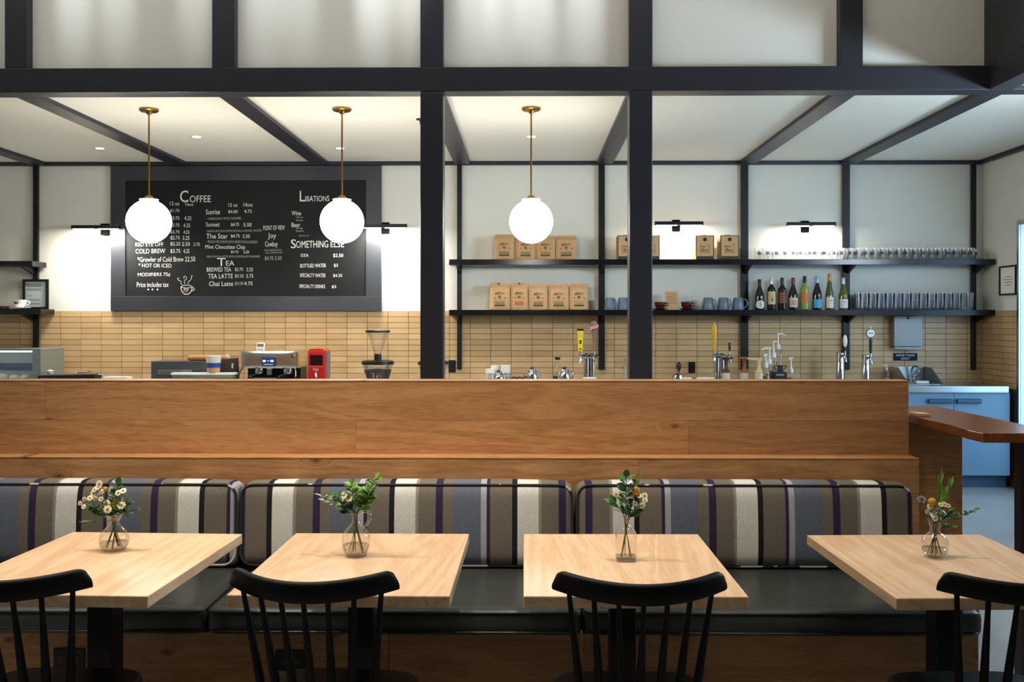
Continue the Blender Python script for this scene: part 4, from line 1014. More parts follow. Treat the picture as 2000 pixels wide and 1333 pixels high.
# two single towers
for lab, px, yt_, kind in (('slim chrome beer tower with a white oval tap handle', 1641, 689, 0), ('slim chrome beer tower with a round white badge tap handle', 1691, 693, 1)):
    t = thing('beer_tower', lab, 'beer tap', (X(px, Yt), Yt, ZC)); zt = Z(yt_, Yt, px)-ZC
    MB().lathe([(.05, 0), (.05, .008), (.037, .012), (.037, zt-.004), (.034, zt), (.0001, zt)], 20).build('column', chrome, t, 40)
    x = X(px+9, Yt-.06)-t.location.x
    MB().tube([(0, -.03, zt-.03), (x*.6, -.06, zt-.03), (x, -.075, zt-.035), (x+.004, -.08, zt-.085)], [.012, .013, .012, .009], 10).build('faucet', chrome, t, 60)
    MB().tube([(x, -.065, zt-.025), (x, -.066, zt+.02)], [.010, .008], 8).build('lever_collar', chrome, t, 60)
    if kind == 0:
        MB().lathe([(.008, zt+.015), (.012, zt+.03), (.009, zt+.045)], 12, (x, -.066, 0)).build('handle_stem', black_pl, t, 40)
        MB().sphere((x, -.066, zt+.105), .02, 16, 10, 2.9).build('tap_handle', white_cer, t, 180, label='white oval tap handle')
    else:
        MB().lathe([(.010, zt+.015), (.013, zt+.06), (.015, zt+.12), (.012, zt+.15)], 12, (x, -.066, 0)).build('tap_handle', black_pl, t, 40)
        MB().lathe([(.0001, -.012), (.040, -.012), (.042, 0), (.036, .005), (.0001, .005)], 24).build('badge_back', black_pl, t, 40, loc=(x, -.066, zt+.195)).rotation_euler = (PI/2, 0, 0)
        bd = MB().lathe([(.0001, 0), (.036, 0), (.037, -.003)], 24).build('badge', white_cer, t, 40, loc=(x, -.073, zt+.195)); bd.rotation_euler = (PI/2, 0, 0)
        MB().box(x-.02, x+.02, -.0765, -.0762, zt+.193, zt+.199).build('print_line', ink, t)
        MB().lathe([(.006, zt+.235), (.008, zt+.245), (.003, zt+.26), (.0001, zt+.262)], 10, (x, -.066, 0)).build('finial', chrome, t, 40)

# jars with wooden scoops
dr_l = [('dark brown wooden honey dripper on a pale jar beside the orange tap tower', 1418, '#4a2014', 698, 1), ('reddish wooden honey dripper on a pale jar before the slotted upright', 1454, '#8a4a24', 698, -1), ('pale wooden honey dripper on a jar beside the syrup pumps', 1482, '#d2b27c', 700, -1)]
for lab, px, col, yt_, sd in dr_l:
    Yj = 8.60 if px != 1482 else 8.545; t = thing('wooden_dripper', lab, 'dripper', (X(px, Yj), Yj, ZC))
    hj = Z(728, Yj, px)-ZC; h = Z(yt_, Yj, px)-ZC; wm = M('wood_'+col, col, .5, var=.2)
    MB().lathe([(.034, 0), (.036, .01), (.036, hj-.004), (.03, hj)], 18).build('jar', M('jar_cream', '#c9bda0', .3), t, 40)
    MB().lathe([(.037, hj), (.030, hj+.012), (.017, hj+.04), (.016, h-.04), (.027, h-.012), (.030, h-.004), (.026, h), (.0001, h)], 18).build('stand', wm, t, 40)
    L = .035 if px != 1482 else .085
    MB().tube([(0, -.01, h-.012), (sd*(.025+L*.4), -.02, h-.010), (sd*(.02+L), -.025, h-.002)], [.009, .008, .007], 8).build('handle', wm, t, 60)

# syrup pump bottles
def pump(px, ytop, ycol, ybot, side, label, L=.075, Yp=8.72):
    t = thing('syrup_pump', label, 'syrup bottle', (X(px, Yp), Yp, ZC), 0, 'white syrup pumps on the worktop')
    h = Z(ytop, Yp, px)-ZC; c = Z(ycol, Yp, px)-ZC
    MB().lathe([(.0001, .002), (.036, 0), (.038, .008), (.038, c-.09), (.034, c-.07), (.016, c-.045), (.015, c-.02)], 18).build('bottle', glass, t, 40)
    MB().lathe([(.0001, .006), (.035, .006), (.036, c*.45), (.0001, c*.45)], 16).build('syrup', M('syrup_amber', '#8a6a3c', .3), t, 40)
    MB().lathe([(.019, c-.03), (.021, c-.005), (.016, c+.012), (.009, c+.02), (.006, h-.03), (.007, h-.022), (.016, h-.008), (.015, h), (.0001, h)], 16).build('pump_head', white_pl, t, 40)
    MB().tube([(0, 0, h-.008), (side*L*.5, -.008, h-.006), (side*L, -.015, h-.024)], [.009, .008, .006], 8).build('nozzle', white_pl, t, 60)
pump(1520, 651, 676, 742, 1, 'tallest white syrup pump with its spout toward the beer towers', .06, 8.88)
pump(1511, 666, 692, 742, 1, 'white syrup pump second tallest in the cluster by the black caddy', .04, 8.79)
pump(1503, 679, 705, 742, -1, 'white syrup pump with a long spout over the pale wooden dripper', .075, 8.70)
pump(1496, 692, 712, 742, -1, 'lowest white syrup pump of the cluster by the black caddy', .02, 8.61)
pump(1545, 698, 722, 742, -1, 'lone white syrup pump standing beyond the black caddy', .02, 8.72)
t = thing('black_caddy', 'small black caddy with open handles beside the syrup pumps', 'caddy', (X(1523, 8.60), 8.60, ZC))
z1 = Z(727, 8.60, 1523)-ZC; z2 = Z(714, 8.60, 1523)-ZC
MB().box(-.06, .06, -.02, .03, 0, z1).build('box', black_pl, t, bevel=.003)
MB().box(-.022, .022, -.018, -.008, z1, z2).build('centre_bar', black_pl, t)
MB().box(-.055, .055, -.018, -.008, z2-.006, z2).build('top_bar', black_pl, t)
for sx in (-1, 1): MB().tube([(sx*.02, -.013, z1), (sx*.056, -.013, z2)], .004, 6).build('brace', black_pl, t)
MB().tube([(-.10, -.01, 0), (-.058, -.012, z2-.01)], .005, 6).build('side_leg', black_pl, t)
text_fit(MB(), 'ESPRESSO', -.035, .035, z1-.032, z1-.018, -.0206).build('lettering', white_pl, t)
MB().tube([(-.03, -.01, z2), (-.034, -.012, z2+.03)], [.008, .003], 6).build('sprig', leaf_d, t)
t = thing('small_glass', 'tiny stemmed glass beside the lone syrup pump', 'glass', (X(1557, 8.72), 8.72, ZC))
MB().lathe([(.022, 0), (.006, .006), (.005, .04), (.02, .055), (.022, .09), (.019, .09)], 16).build('bowl', glass, t, 40)
MB().sphere((0, 0, .098), .012, 10, 6).build('stopper', glass, t, 180)
for lab, px, wpx in (('stack of pale round lids beside the black knob tap', 1342, 18), ('stack of pale round lids before the orange tap tower', 1378, 36), ('pale cork coasters before the yellow tap tower', 1152, 26)):
    t = thing('lid_stack', lab, 'lids', (X(px, 8.58), 8.58, ZC)); a = wpx*.00457/2
    for k in range(8): MB().lathe([(a, .0), (a*1.02, .006), (a*.96, .0105), (.0001, .0105)], 18, (0, 0, k*.0088), 1, min(1, .055/a)).build('lid', M('lid_cream', '#ddd3bb', .5), t, 40)

# paper cup stacks, pitchers, bottle
for lab, px, yt_, n in (('stack of white paper cups farther from the steel pitcher tops', 958, 721, 9), ('middle stack of white paper cups behind the steel pitcher', 968, 714, 10), ('stack of white paper cups beside the brown beads', 988, 714, 10)):
    Yp = 8.86 if px == 968 else 8.78; t = thing('cup_stack', lab, 'paper cups', (X(px, Yp), Yp, ZC)); top = Z(yt_, Yp, px)-ZC
    for k in range(n):
        zb = top-.10-(n-1-k)*.012
        if zb < 0: zb = max(0, zb)
        MB().lathe([(.034, zb), (.044, zb+.096), (.0465, zb+.097), (.0465, zb+.1), (.042, zb+.1)], 18).build('paper_cup', paper_w, t, 40)
for i, (px, yt_, lab) in enumerate(((974, 722, 'polished bell shaped steel pitcher in front of the paper cups'), (1039.5, 715, 'polished bell shaped steel pitcher standing alone'), (1103, 715, 'polished bell shaped steel pitcher beside the glass bottle'))):
    Yp = 8.64; t = thing('steel_pitcher', lab, 'pitcher', (X(px, Yp), Yp, ZC)); h = Z(yt_, Yp, px)-ZC
    MB().lathe([(.052, 0), (.054, .01), (.050, h*.45), (.036, h*.78), (.031, h*.82)], 22).build('body', chrome, t, 40)
    MB().lathe([(.033, h*.82), (.033, h*.87), (.015, h*.93), (.006, h*.95), (.008, h), (.0001, h)], 18).build('lid', chrome, t, 40)
    MB().tube(ck([(.035, -.01, h*.75), (.068, -.02, h*.72), (.076, -.02, h*.45), (.048, -.01, h*.3)]), .006, 8).build('handle', chrome, t, 60)
    MB().tube([(-.045, -.01, h*.35), (-.062, -.02, h*.5), (-.066, -.025, h*.58)], [.013, .008, .006], 8).build('spout', chrome, t, 60)
t = thing('glass_bottle', 'clear glass bottle with a black cap behind the steel pitcher', 'bottle', (X(1089, 8.8), 8.8, ZC)); h = Z(698, 8.8, 1089)-ZC
MB().lathe([(.0001, .003), (.045, 0), (.047, .01), (.045, h*.42), (.03, h*.62), (.02, h*.8), (.022, h*.92)], 20).build('body', glass, t, 40)
MB().lathe([(.024, h*.9), (.025, h), (.0001, h)], 16).build('cap', black_pl, t, 40)
MB().lathe([(.0001, .006), (.042, .006), (.043, h*.3), (.0001, h*.3)], 16).build('liquid', M('dark_liquid', '#3c3a30', .3), t, 40)
t = thing('bead_string', 'small heap of brown beads beside the paper cups', 'beads', (X(1012, 8.56), 8.56, ZC))
for k in range(9): MB().sphere((-.06+.015*k, .008*(k % 2), .065+.004*(k % 3)), .010, 8, 5).build('bead', M('bead_brown', '#5a2a18', .4), t, 180)
MB().box(-.075, .075, -.02, .03, 0, .058).build('tray', M('dark_wood', '#4a2c1a'), t)

# espresso machine
Ye = 8.62
t = thing('espresso_machine', 'polished steel espresso machine with a blue touch screen', 'espresso machine', (X(527, Ye), Ye, ZC))
a = (X(582, Ye)-X(472, Ye))/2; z1 = Z(685, Ye, 527)-ZC; z0 = Z(720, Ye, 527)-ZC
pol = M('polished_steel', '#dedcd4', .22, 1.0, var=.08, vscale=6, bump=.06)
MB().rbox(-a, a, -.03, .36, z0, z1, .012, 6, (0, .006, 0)).build('housing', pol, t, 40)
MB().box(-a*.92, a*.98, .12, .35, .02, z0).build('back_body', black_pl, t)
MB().box(-a*.9, a*1.0, -.06, .34, 0, .055).build('base', black_mt, t, bevel=.004)
MB().box(-a*.5, a*.28, -.064, -.06, .02, .068).build('drip_tray_front', M('tray_lilac_reflection', '#7c7a9c', .3, .5), t)  # purplish reflection put into the tray front colour
sc = MB().box(-.062, .064, -.052, -.036, z0+.022, z1-.055).build('screen_housing', black_pl, t, bevel=.006)
MB().box(-.056, .058, -.0535, -.052, z0+.028, z1-.062).build('screen', Memit('screen_blue', (.02, .05, .16), 1.0), sc)
for dx in (-.036, .034): MB().box(dx-.013, dx+.013, -.0545, -.0536, z0+.06, z0+.078).build('screen_icon', Memit('screen_white', (.85, .9, 1), 1.0), sc)
MB().box(-.01, .012, -.0545, -.0536, z0+.068, z0+.073).build('screen_icon', MC['screen_white'], sc)
MB().box(-.04, .042, -.0545, -.0536, z0+.036, z0+.039).build('screen_icon', MC['screen_white'], sc)
for dx in (-.10, .155):
    MB().lathe([(.04, z0-.05), (.045, z0-.03), (.04, z0)], 18, (dx, .03, 0)).build('group_head', chrome, t, 40)
    MB().tube([(dx, 0, z0-.055), (dx-.03, -.06, z0-.06), (dx-.05, -.13, z0-.075)], [.012, .011, .014], 8).build('portafilter', black_pl, t, 60)
MB().box(-.022, .022, -.02, .03, z0-.06, z0).build('hot_water_spout', stainless, t, bevel=.003)
MB().lathe([(.0001, .012), (.018, .012), (.02, 0)], 16).build('steam_knob', chrome, t, 40, loc=(a*.85, -.037, z1-.05)).rotation_euler = (PI/2, 0, 0)
MB().tube([(a*.92, -.03, z0+.01), (a*.98, -.06, z0-.03), (a*.96, -.06, .07)], .007, 8).build('steam_wand', chrome, t, 60)
MB().tube([(-a*.93, -.03, z0+.01), (-a*1.0, -.06, z0-.03), (-a*1.04, -.07, .07)], .008, 8).build('steam_wand', black_pl, t, 60)
t = thing('timer', 'small white digital timer standing on the espresso machine', 'timer', (X(508, Ye), Ye, ZC+z1+.002))
MB().hexa([(-.037, 0, 0), (.037, 0, 0), (.037, .025, 0), (-.037, .025, 0), (-.034, .012, .068), (.038, .012, .068), (.038, .03, .068), (-.034, .03, .068)]).build('case', white_pl, t, bevel=.004)
MB().hexa([(-.028, .003, .032), (.030, .003, .032), (.030, .0075, .032), (-.028, .0075, .032), (-.027, .008, .058), (.031, .008, .058), (.031, .014, .058), (-.027, .014, .058)]).build('display', M('lcd_grey', '#56605a', .3), t)
for q in (-.018, 0, .018): MB().box(q-.005, q+.005, -.001, .006, .008, .014).build('button', ink, t)
# perforated wooden rack + red grinder
t = thing('cork_rack', 'tan perforated rack between the espresso machine and the red grinder', 'rack', (X(592.5, 9.06), 9.06, ZC)); h = Z(686, 9.06, 592)-ZC
rk = M('rack_tan', '#a8865a', .7)
MB().hexa([(-.046, -.03, 0), (.046, -.03, 0), (.046, .03, 0), (-.046, .03, 0), (-.046, -.03, h-.006), (.046, -.03, h+.006), (.046, .03, h+.006), (-.046, .03, h-.006)]).build('body', rk, t)
for r_ in range(4):
    for c in range(3):
        MB().lathe([(.0001, 0), (.007, 0), (.007, .003)], 10).build('hole', black_pl, t, loc=(-.024+.02*c, -.0312, h-.05-.03*r_)).rotation_euler = (PI/2, 0, 0)
t = thing('red_grinder', 'bright red coffee grinder with a dark window and steel spout', 'coffee grinder', (X(622, 8.7), 8.7, ZC)); h = Z(682, 8.7, 622)-ZC
red = M('red_enamel', '#b01c1e', .25, coat=.3)
a = (X(639, 8.7)-X(605, 8.7))/2
MB().rbox(-a, a, -.09, .12, 0, h-.008, .012, 6).build('body', red, t, 40)
MB().prism([(-a*.96, h-.012), (a*.96, h-.012), (a*.8, h-.002), (a*.1, h+.004), (-a*.8, h)], -.08, .11).build('lid', red, t)
MB().box(-a*.72, a*.72, -.094, -.089, h*.55, h*.84).build('window', M('dark_window', '#1c0c10', .15), t, bevel=.003)
MB().box(-a*.8, a*.8, -.096, -.09, h*.50, h*.525).build('trim_strip', M('red_light', '#d6505a', .3), t)
text_fit(MB(), 'Club', -a*.35, a*.25, h*.40, h*.475, -.0915).build('lettering', white_pl, t)
MB().tube([(0, -.085, h*.32), (0, -.11, h*.30), (.005, -.115, h*.2)], [.018, .016, .010], 10).build('spout', chrome, t, 60)
MB().box(-.03, .03, -.12, -.09, .0, h*.12).build('fork', black_pl, t)
for sx in (-1, 1): MB().box(sx*a-.006, sx*a+.006, -.05, .11, 0, h*.94).build('side_panel', M('grinder_grey', '#6a6a68', .4, .4), t)
# big bean grinders
def bean(px, label, Yg=8.75):
    t = thing('bean_grinder', label, 'coffee grinder', (X(px, Yg), Yg, ZC)); f = lambda y: Z(y, Yg, px)-ZC
    MB().lathe([(.075, 0), (.07, f(742))], 24).build('base', black_mt, t, 40)
    MB().lathe([(.10, f(742)), (.142, f(711)), (.137, f(711)), (.096, f(741))], 28).build('bowl', pane_g, t, 40)
    MB().lathe([(.0001, f(741)), (.098, f(741)), (.125, f(724)), (.118, f(722.5)), (.0001, f(720))], 24).build('coffee_beans', M('beans', '#3a2218', .6, var=.4, vscale=60, bump=.6), t, 50)
    MB().lathe([(.147, f(712)), (.147, f(706)), (.12, f(704)), (.0001, f(704))], 28).build('bowl_lid', black_pl, t, 40)
    MB().lathe([(.034, f(704)), (.034, f(692)), (.0001, f(692))], 18).build('neck', black_pl, t, 40)
    MB().lathe([(.033, f(692)), (.098, f(650)), (.108, f(649)), (.10, f(651)), (.030, f(691))], 28).build('hopper', glass, t, 40)
    MB().lathe([(.112, f(650)), (.112, f(646)), (.105, f(645)), (.0001, f(645))], 28).build('hopper_lid', black_pl, t, 40)
bean(738, 'bean grinder with a clear funnel hopper standing beside the red grinder')
t = thing('bean_grinder', 'low bean grinder bowl mostly behind the dark steel column', 'coffee grinder', (X(846, 8.7), 8.7, ZC)); f = lambda y: Z(y, 8.7, 846)-ZC
MB().lathe([(.075, 0), (.07, f(742))], 24).build('base', black_mt, t, 40)
MB().lathe([(.10, f(742)), (.135, f(711)), (.13, f(711)), (.096, f(741))], 28).build('bowl', pane_g, t, 40)
MB().lathe([(.14, f(712)), (.14, f(707)), (.12, f(705)), (.0001, f(705))], 28).build('bowl_lid', black_pl, t, 40)

# till corner: steel drawer, board with cup, bag of bread
t = thing('steel_drawer_box', 'dark steel drawer box beside the takeaway cup', 'box', (X(355, 8.85), 8.85, ZC))
a = (X(405, 8.85)-X(304.5, 8.85))/2; h = Z(705, 8.85, 350)-ZC
gst = M('grey_steel', '#5c6468', .35, .7, var=.1)
MB().box(-a, a, -.12, .20, 0, h).build('shell', gst, t, bevel=.004)
MB().box(-a*.7, a*.6, -.145, -.12, h*.42, h*.62).build('drawer_front', stainless, t, bevel=.003)
MB().box(-a*.6, a*.5, -.155, -.145, h*.50, h*.55).build('drawer_pull', chrome, t)
t = thing('bread_bag', 'flat brown loaf lying on the dark steel drawer box', 'bread', (X(408, 8.88), 8.88, ZC+h+.002))
MB().rbox(-.19, .19, -.06, .06, 0, .05, .024, 6).build('loaf', M('crust', '#a87444', .7, var=.25, vscale=14, bump=.4), t, 180)
MB().lathe([(.03, -.01), (.034, 0), (.012, .016), (.0001, .018)], 12).build('tied_end', M('wrap_grey', '#b4aca0', .5), t, 40, loc=(.185, -.02, .026)).rotation_euler = (0, PI/2, 0)
t = thing('card_reader', 'black box shaped reader behind the takeaway cup', 'till', (X(444, 8.74), 8.74, ZC)); hh = Z(701, 8.7, 444)-ZC
MB().hexa([(-.09, -.04, 0), (.09, -.04, 0), (.09, .08, 0), (-.09, .08, 0), (-.09, -.02, hh-.01), (.085, -.02, hh+.006), (.085, .06, hh+.006), (-.09, .06, hh-.01)]).build('case', M('till_black', '#2a2620', .5), t, bevel=.004)
MB().box(.05, .064, -.038, -.03, hh*.62, hh*.82).build('marker', M('pale_tab', '#c0b494', .5), t)
t = thing('serving_board', 'pale green edged serving board on a low stand carrying the takeaway cup', 'board', (X(398, 8.56), 8.56, ZC)); zb = Z(731, 8.56, 398)-ZC
a = (X(461, 8.5)-X(335, 8.5))/2
MB().prism([(-a*.95, -.06), (-a, .05), (a*1.0, .06), (a*.98, -.03), (-a*.3, -.08)], zb-.006, zb+.012, 'z').build('board', M('board_white', '#e4e4da', .4), t, bevel=.002)
MB().prism([(-a*.93, -.05), (-a*.96, .045), (a*.97, .05), (a*.94, -.03), (-a*.3, -.07)], zb-.036, zb-.0065, 'z').build('under_board', M('board_green', '#74806e', .4), t, bevel=.004)
MB().box(-a*.55, a*.5, -.03, .03, 0, zb-.0365).build('stand', M('stand_dark', '#4a4a42', .5), t)
t = thing('takeaway_cup', 'clear plastic takeaway cup with a blue band on the serving board', 'cup', (X(417, 8.55), 8.55, ZC+zb+.013)); hc = Z(696, 8.55, 417)-(ZC+zb+.013)
rt, rb = 15*.00455, 11.5*.00455
rr = lambda q: rb+(rt-rb)*q
MB().lathe([(rr(0), 0), (rr(1), hc), (rr(1)+.002, hc+.003), (rr(1)-.002, hc+.003)], 24).build('cup', M('cup_frosted', '#dcd9cd', .3), t, 40)
MB().lathe([(rr(.30)+.001, hc*.30), (rr(.60)+.001, hc*.60)], 24).build('blue_band', M('band_blue', '#1c3f8c', .5), t, 60)
MB().lathe([(rr(.02)+.001, .002), (rr(.29)+.001, hc*.29)], 24).build('drink_level', M('coffee_milk', '#b98a5c', .4), t, 60)

# pastry case and tray at the wall end
t = thing('pastry_case', 'lit glass pastry case in a grey metal frame at the end of the worktop', 'display case', (X(20, 8.75), 8.75, ZC))
xr = X(78, 8.6)-t.location.x; h = Z(682, 8.6, 40)-ZC; xl = -.55
gcase = M('case_grey', '#8c9690', .35, .6)
MB().box(xl, xr, -.14, .30, h-.018, h).build('top', gcase, t, bevel=.003)
MB().box(xl, xr, -.14, .30, 0, .02).build('floor_plate', gcase, t)
MB().box(xr-.075, xr, -.14, .30, .02, h-.018).build('side_panel', gcase, t)
MB().box(xl, xr-.075, .28, .30, .02, h-.018).build('back_panel', white_pl, t)
MB().box(xl, xr-.08, -.138, -.132, .02, h-.018).build('front_glass', pane_g, t)
MB().box(xl, xr-.11, .02, .26, h*.45, h*.46).build('glass_shelf', glass, t)
MB().box(xl, xr-.085, -.12, -.09, h-.03, h-.019).build('light_tube', Memit('case_tube', (.9, .97, 1), 6), t)
MB().box(xl, xr-.11, .268, .279, h*.34, h*.55).build('blue_tray', M('tray_blue', '#3c5a8c', .4), t)
for k, (x, r_) in enumerate(((-.35, .055), (-.22, .06), (-.10, .058), (.02, .05), (.12, .05))):
    tag(MB().sphere((0, 0, r_*.55), r_, 16, 8, .6).build('pastry', M('pastry_white', '#e0d4bc', .7, var=.15, vscale=30), None, 180, loc=(t.location.x+x, 8.79, ZC+.0205+(.004 if k else .004))), 'pale rounded pastry inside the lit glass case', 'pastry', 'pastries in the glass case')
t = thing('serving_tray', 'black serving tray leaning low on the worktop beside the pastry case', 'tray', (X(134, 8.6), 8.6, ZC))
a = (X(191, 8.6)-X(80, 8.6))/2; z1 = Z(731, 8.6, 130)-ZC
MB().hexa([(-a, -.05, 0), (a, -.05, 0), (a, .10, 0), (-a, .10, 0), (-a, -.05, z1-.012), (a, -.05, z1), (a, .10, z1), (-a, .10, z1-.012)]).build('tray', black_pl, t, bevel=.006)
MB().box(-a*.9, -a*.2, -.053, -.05, .03, z1-.03).build('label', M('tray_navy', '#2a3560', .4), t)
t = thing('small_bowl', 'tiny white bowl on the black serving tray', 'bowl', (X(98, 8.62), 8.62, ZC+z1-.004))
MB().lathe([(.018, 0), (.03, .012), (.036, .034), (.032, .034), (.0001, .01)], 16).build('bowl', white_cer, t, 40)
MB().sphere((0, 0, .03), .02, 10, 6, .6).build('sugar', paper_w, t, 180)
rr_ = random.Random(11)
for k in range(7):
    px = 150+k*9+rr_.uniform(-3, 3); a_ = rr_.uniform(-.5, .5); L = rr_.uniform(.035, .06)
    o = MB().box(-L, L, -.02, .02, 0, .004).build('sugar_sachet', paper_w if k % 2 else M('sachet_grey', '#8a8880', .7), None, loc=(X(px, 8.66), 8.66-.012*(k % 3), ZC+z1+.004+.0045*k if px < 188 else ZC+.06+.006*k))
    o.rotation_euler = (0, 0, a_); tag(o, 'small paper sachet in the pile beside the black serving tray', 'sachet', 'paper sachets by the tray')
t = thing('menu_stack', 'small stack of white menu sheets at the end of the sachet pile', 'papers', (X(228, 8.62), 8.62, ZC))
z2 = Z(737, 8.62, 228)-ZC
for k in range(5): MB().box(-.12+.006*k, .135-.004*k, -.05, .05, z2-.05+k*.011, z2-.041+k*.011).build('sheet', paper_w, t, bevel=.001)
MB().box(-.10, .11, -.045, .045, 0, z2-.05).build('holder', M('pale_wood', '#c29a68'), t)

# ---------------------------------------------------------------- vases and flowers
vpos = [(215, 1083), (692, 1092), (1224.5, 1099), (1834, 1092)]
VP = []
for px, py in vpos:
    Yv = (CAMZ-TZ)*F/(py-625); Yv -= 0.0; VP.append((X(px, Yv), Yv+.03))
def loft(secs, n=28):
    V = []; Fc = []
    for (r, z, e) in secs:
        for k in range(n):
            a = 2*PI*k/n+PI/n; c, s_ = math.cos(a), math.sin(a)
            V.append((r*math.copysign(abs(c)**e, c), r*math.copysign(abs(s_)**e, s_), z))
    for i in range(len(secs)-1):
        for k in range(n): Fc.append((i*n+k, i*n+(k+1) % n, (i+1)*n+(k+1) % n, (i+1)*n+k))
    Fc.append(tuple(reversed(range(n)))); return MB().add(V, Fc)
vlab = ['clear glass vase with a flared neck and a round belly', 'clear glass jug vase with a looped handle', 'clear square glass bottle vase', 'clear round ball vase with a short neck']
profs = [[(.022, 0, 1), (.034, .004, 1), (.0445, .018, 1), (.0475, .036, 1), (.043, .054, 1), (.030, .072, 1), (.019, .084, 1), (.0165, .092, 1), (.019, .102, 1), (.0255, .113, 1), (.029, .118, 1)],
         [(.031, 0, 1), (.034, .006, 1), (.0425, .028, 1), (.0455, .052, 1), (.041, .072, 1), (.028, .090, 1), (.015, .104, 1), (.0125, .116, 1), (.0135, .130, 1), (.0165, .138, 1)],
         [(.030, 0, .35), (.032, .006, .32), (.032, .078, .32), (.030, .090, .42), (.022, .102, .7), (.0145, .108, 1), (.0135, .115, 1), (.0135, .128, 1), (.0165, .131, 1), (.0165, .136, 1)],
         [(.018, 0, 1), (.028, .004, 1), (.0385, .020, 1), (.042, .040, 1), (.0385, .060, 1), (.027, .074, 1), (.0165, .080, 1), (.0155, .092, 1), (.0165, .102, 1), (.019, .107, 1)]]
wl = [.028, .036, .014, .03]
for i in range(4):
    t = thing('vase', vlab[i], 'vase', (VP[i][0], VP[i][1], TZ))
    loft(profs[i]).build('glass_body', vase_glass, t, 180)
    rim = profs[i][-1]
    MB().tube([(rim[0]*math.cos(2*PI*k/24), rim[0]*math.sin(2*PI*k/24), rim[1]) for k in range(24)], .0013, 6, True).build('rim', vase_glass, t, 180)
    ins = [(r*.95, max(z, .004), e) for (r, z, e) in profs[i] if z < wl[i]]
    rw = [r for (r, z, e) in profs[i] if z >= wl[i]][0]*.93
    ins += [(rw, wl[i], ins[-1][2]), (.0005, wl[i]+.0003, 1)]
    loft(ins).build('water', water, t, 180)
    if i == 1:
        MB().tube(ck([(.0115, 0, .134), (.025, 0, .143), (.041, 0, .139), (.0467, 0, .122), (.039, 0, .107), (.0275, 0, .096), (.021, 0, .094)]), .0045, 10).build('handle', Mglass('handle_glass', (.93, .92, .9), 1.7), t, 60)
        MB().hexa([(-.014, -.006, .128), (-.010, -.006, .128), (-.010, .006, .128), (-.014, .006, .128), (-.028, -.003, .139), (-.012, -.009, .138), (-.012, .009, .138), (-.028, .003, .139)]).build('spout', vase_glass, t, 60)

def leaf(par, p, d, L, wd, mat, droop=.15, roll=0):
    p = Vector(p); d = Vector(d).normalized(); side = d.cross(Vector((0, -.35, 1))).normalized()
    nrm = side.cross(d).normalized()
    if roll: side = side*math.cos(roll)+nrm*math.sin(roll); nrm = side.cross(d).normalized()
    V = []; Fc = []; S = ((0, .1), (.2, .65), (.45, 1), (.75, .7), (1, .03))
    for q, s_ in S:
        c = p+d*L*q+Vector((0, 0, -droop*L*q*q))
        V += [c-side*wd*s_+nrm*wd*.25*s_, c, c+side*wd*s_+nrm*wd*.25*s_]
    for k in range(len(S)-1):
        for j in (0, 1): Fc.append((3*k+j, 3*k+j+1, 3*k+j+4, 3*k+j+3))
    return MB().add(V, Fc).build('leaf', mat, par, 180)
petal_mesh = None
def daisy(par, p, r, rnd):
    global petal_mesh, centre_mesh
    if petal_mesh is None:
        V = []; Fc = []
        for k in range(9):
            a = 2*PI*k/9; b = len(V)
            for q, s_ in ((.25, .12), (.65, .26), (.95, .2), (1.03, .05)):
                for sg in (-1, 1):
                    V.append((q*math.cos(a)-sg*s_*math.sin(a), q*math.sin(a)+sg*s_*math.cos(a), .06-.2*(q-.5)**2))
            for j in range(3): Fc.append((b+2*j, b+2*j+1, b+2*j+3, b+2*j+2))
        petal_mesh = MB().add(V, Fc).mesh('petals', petal, 180)
        centre_mesh = MB().sphere((0, 0, .06), .36, 10, 6, .7).mesh('flower_centre', flo_y, 180)
    o = link('petals', petal_mesh, par); o.location = p; o.scale = (r, r, r)
    o.rotation_euler = (math.radians(rnd.uniform(35, 85)), math.radians(rnd.uniform(-30, 30)), 0)
    link('flower_centre', centre_mesh, o)
def stemline(par, z_in, xin, end, r=.0013, mid=None, neck=None):
    a = Vector((xin[0], xin[1], .006)); n_ = Vector(neck); e = Vector(end)
    ps = [a, a.lerp(n_, .5), n_, n_.lerp(e, .4)+Vector((0, 0, .006)), e]
    MB().tube(ps, r, 6).build('stem', stem_m, par, 60)
def crop(x0, y0, s_): return lambda x, y: (x0+x*s_, y0+y*s_)
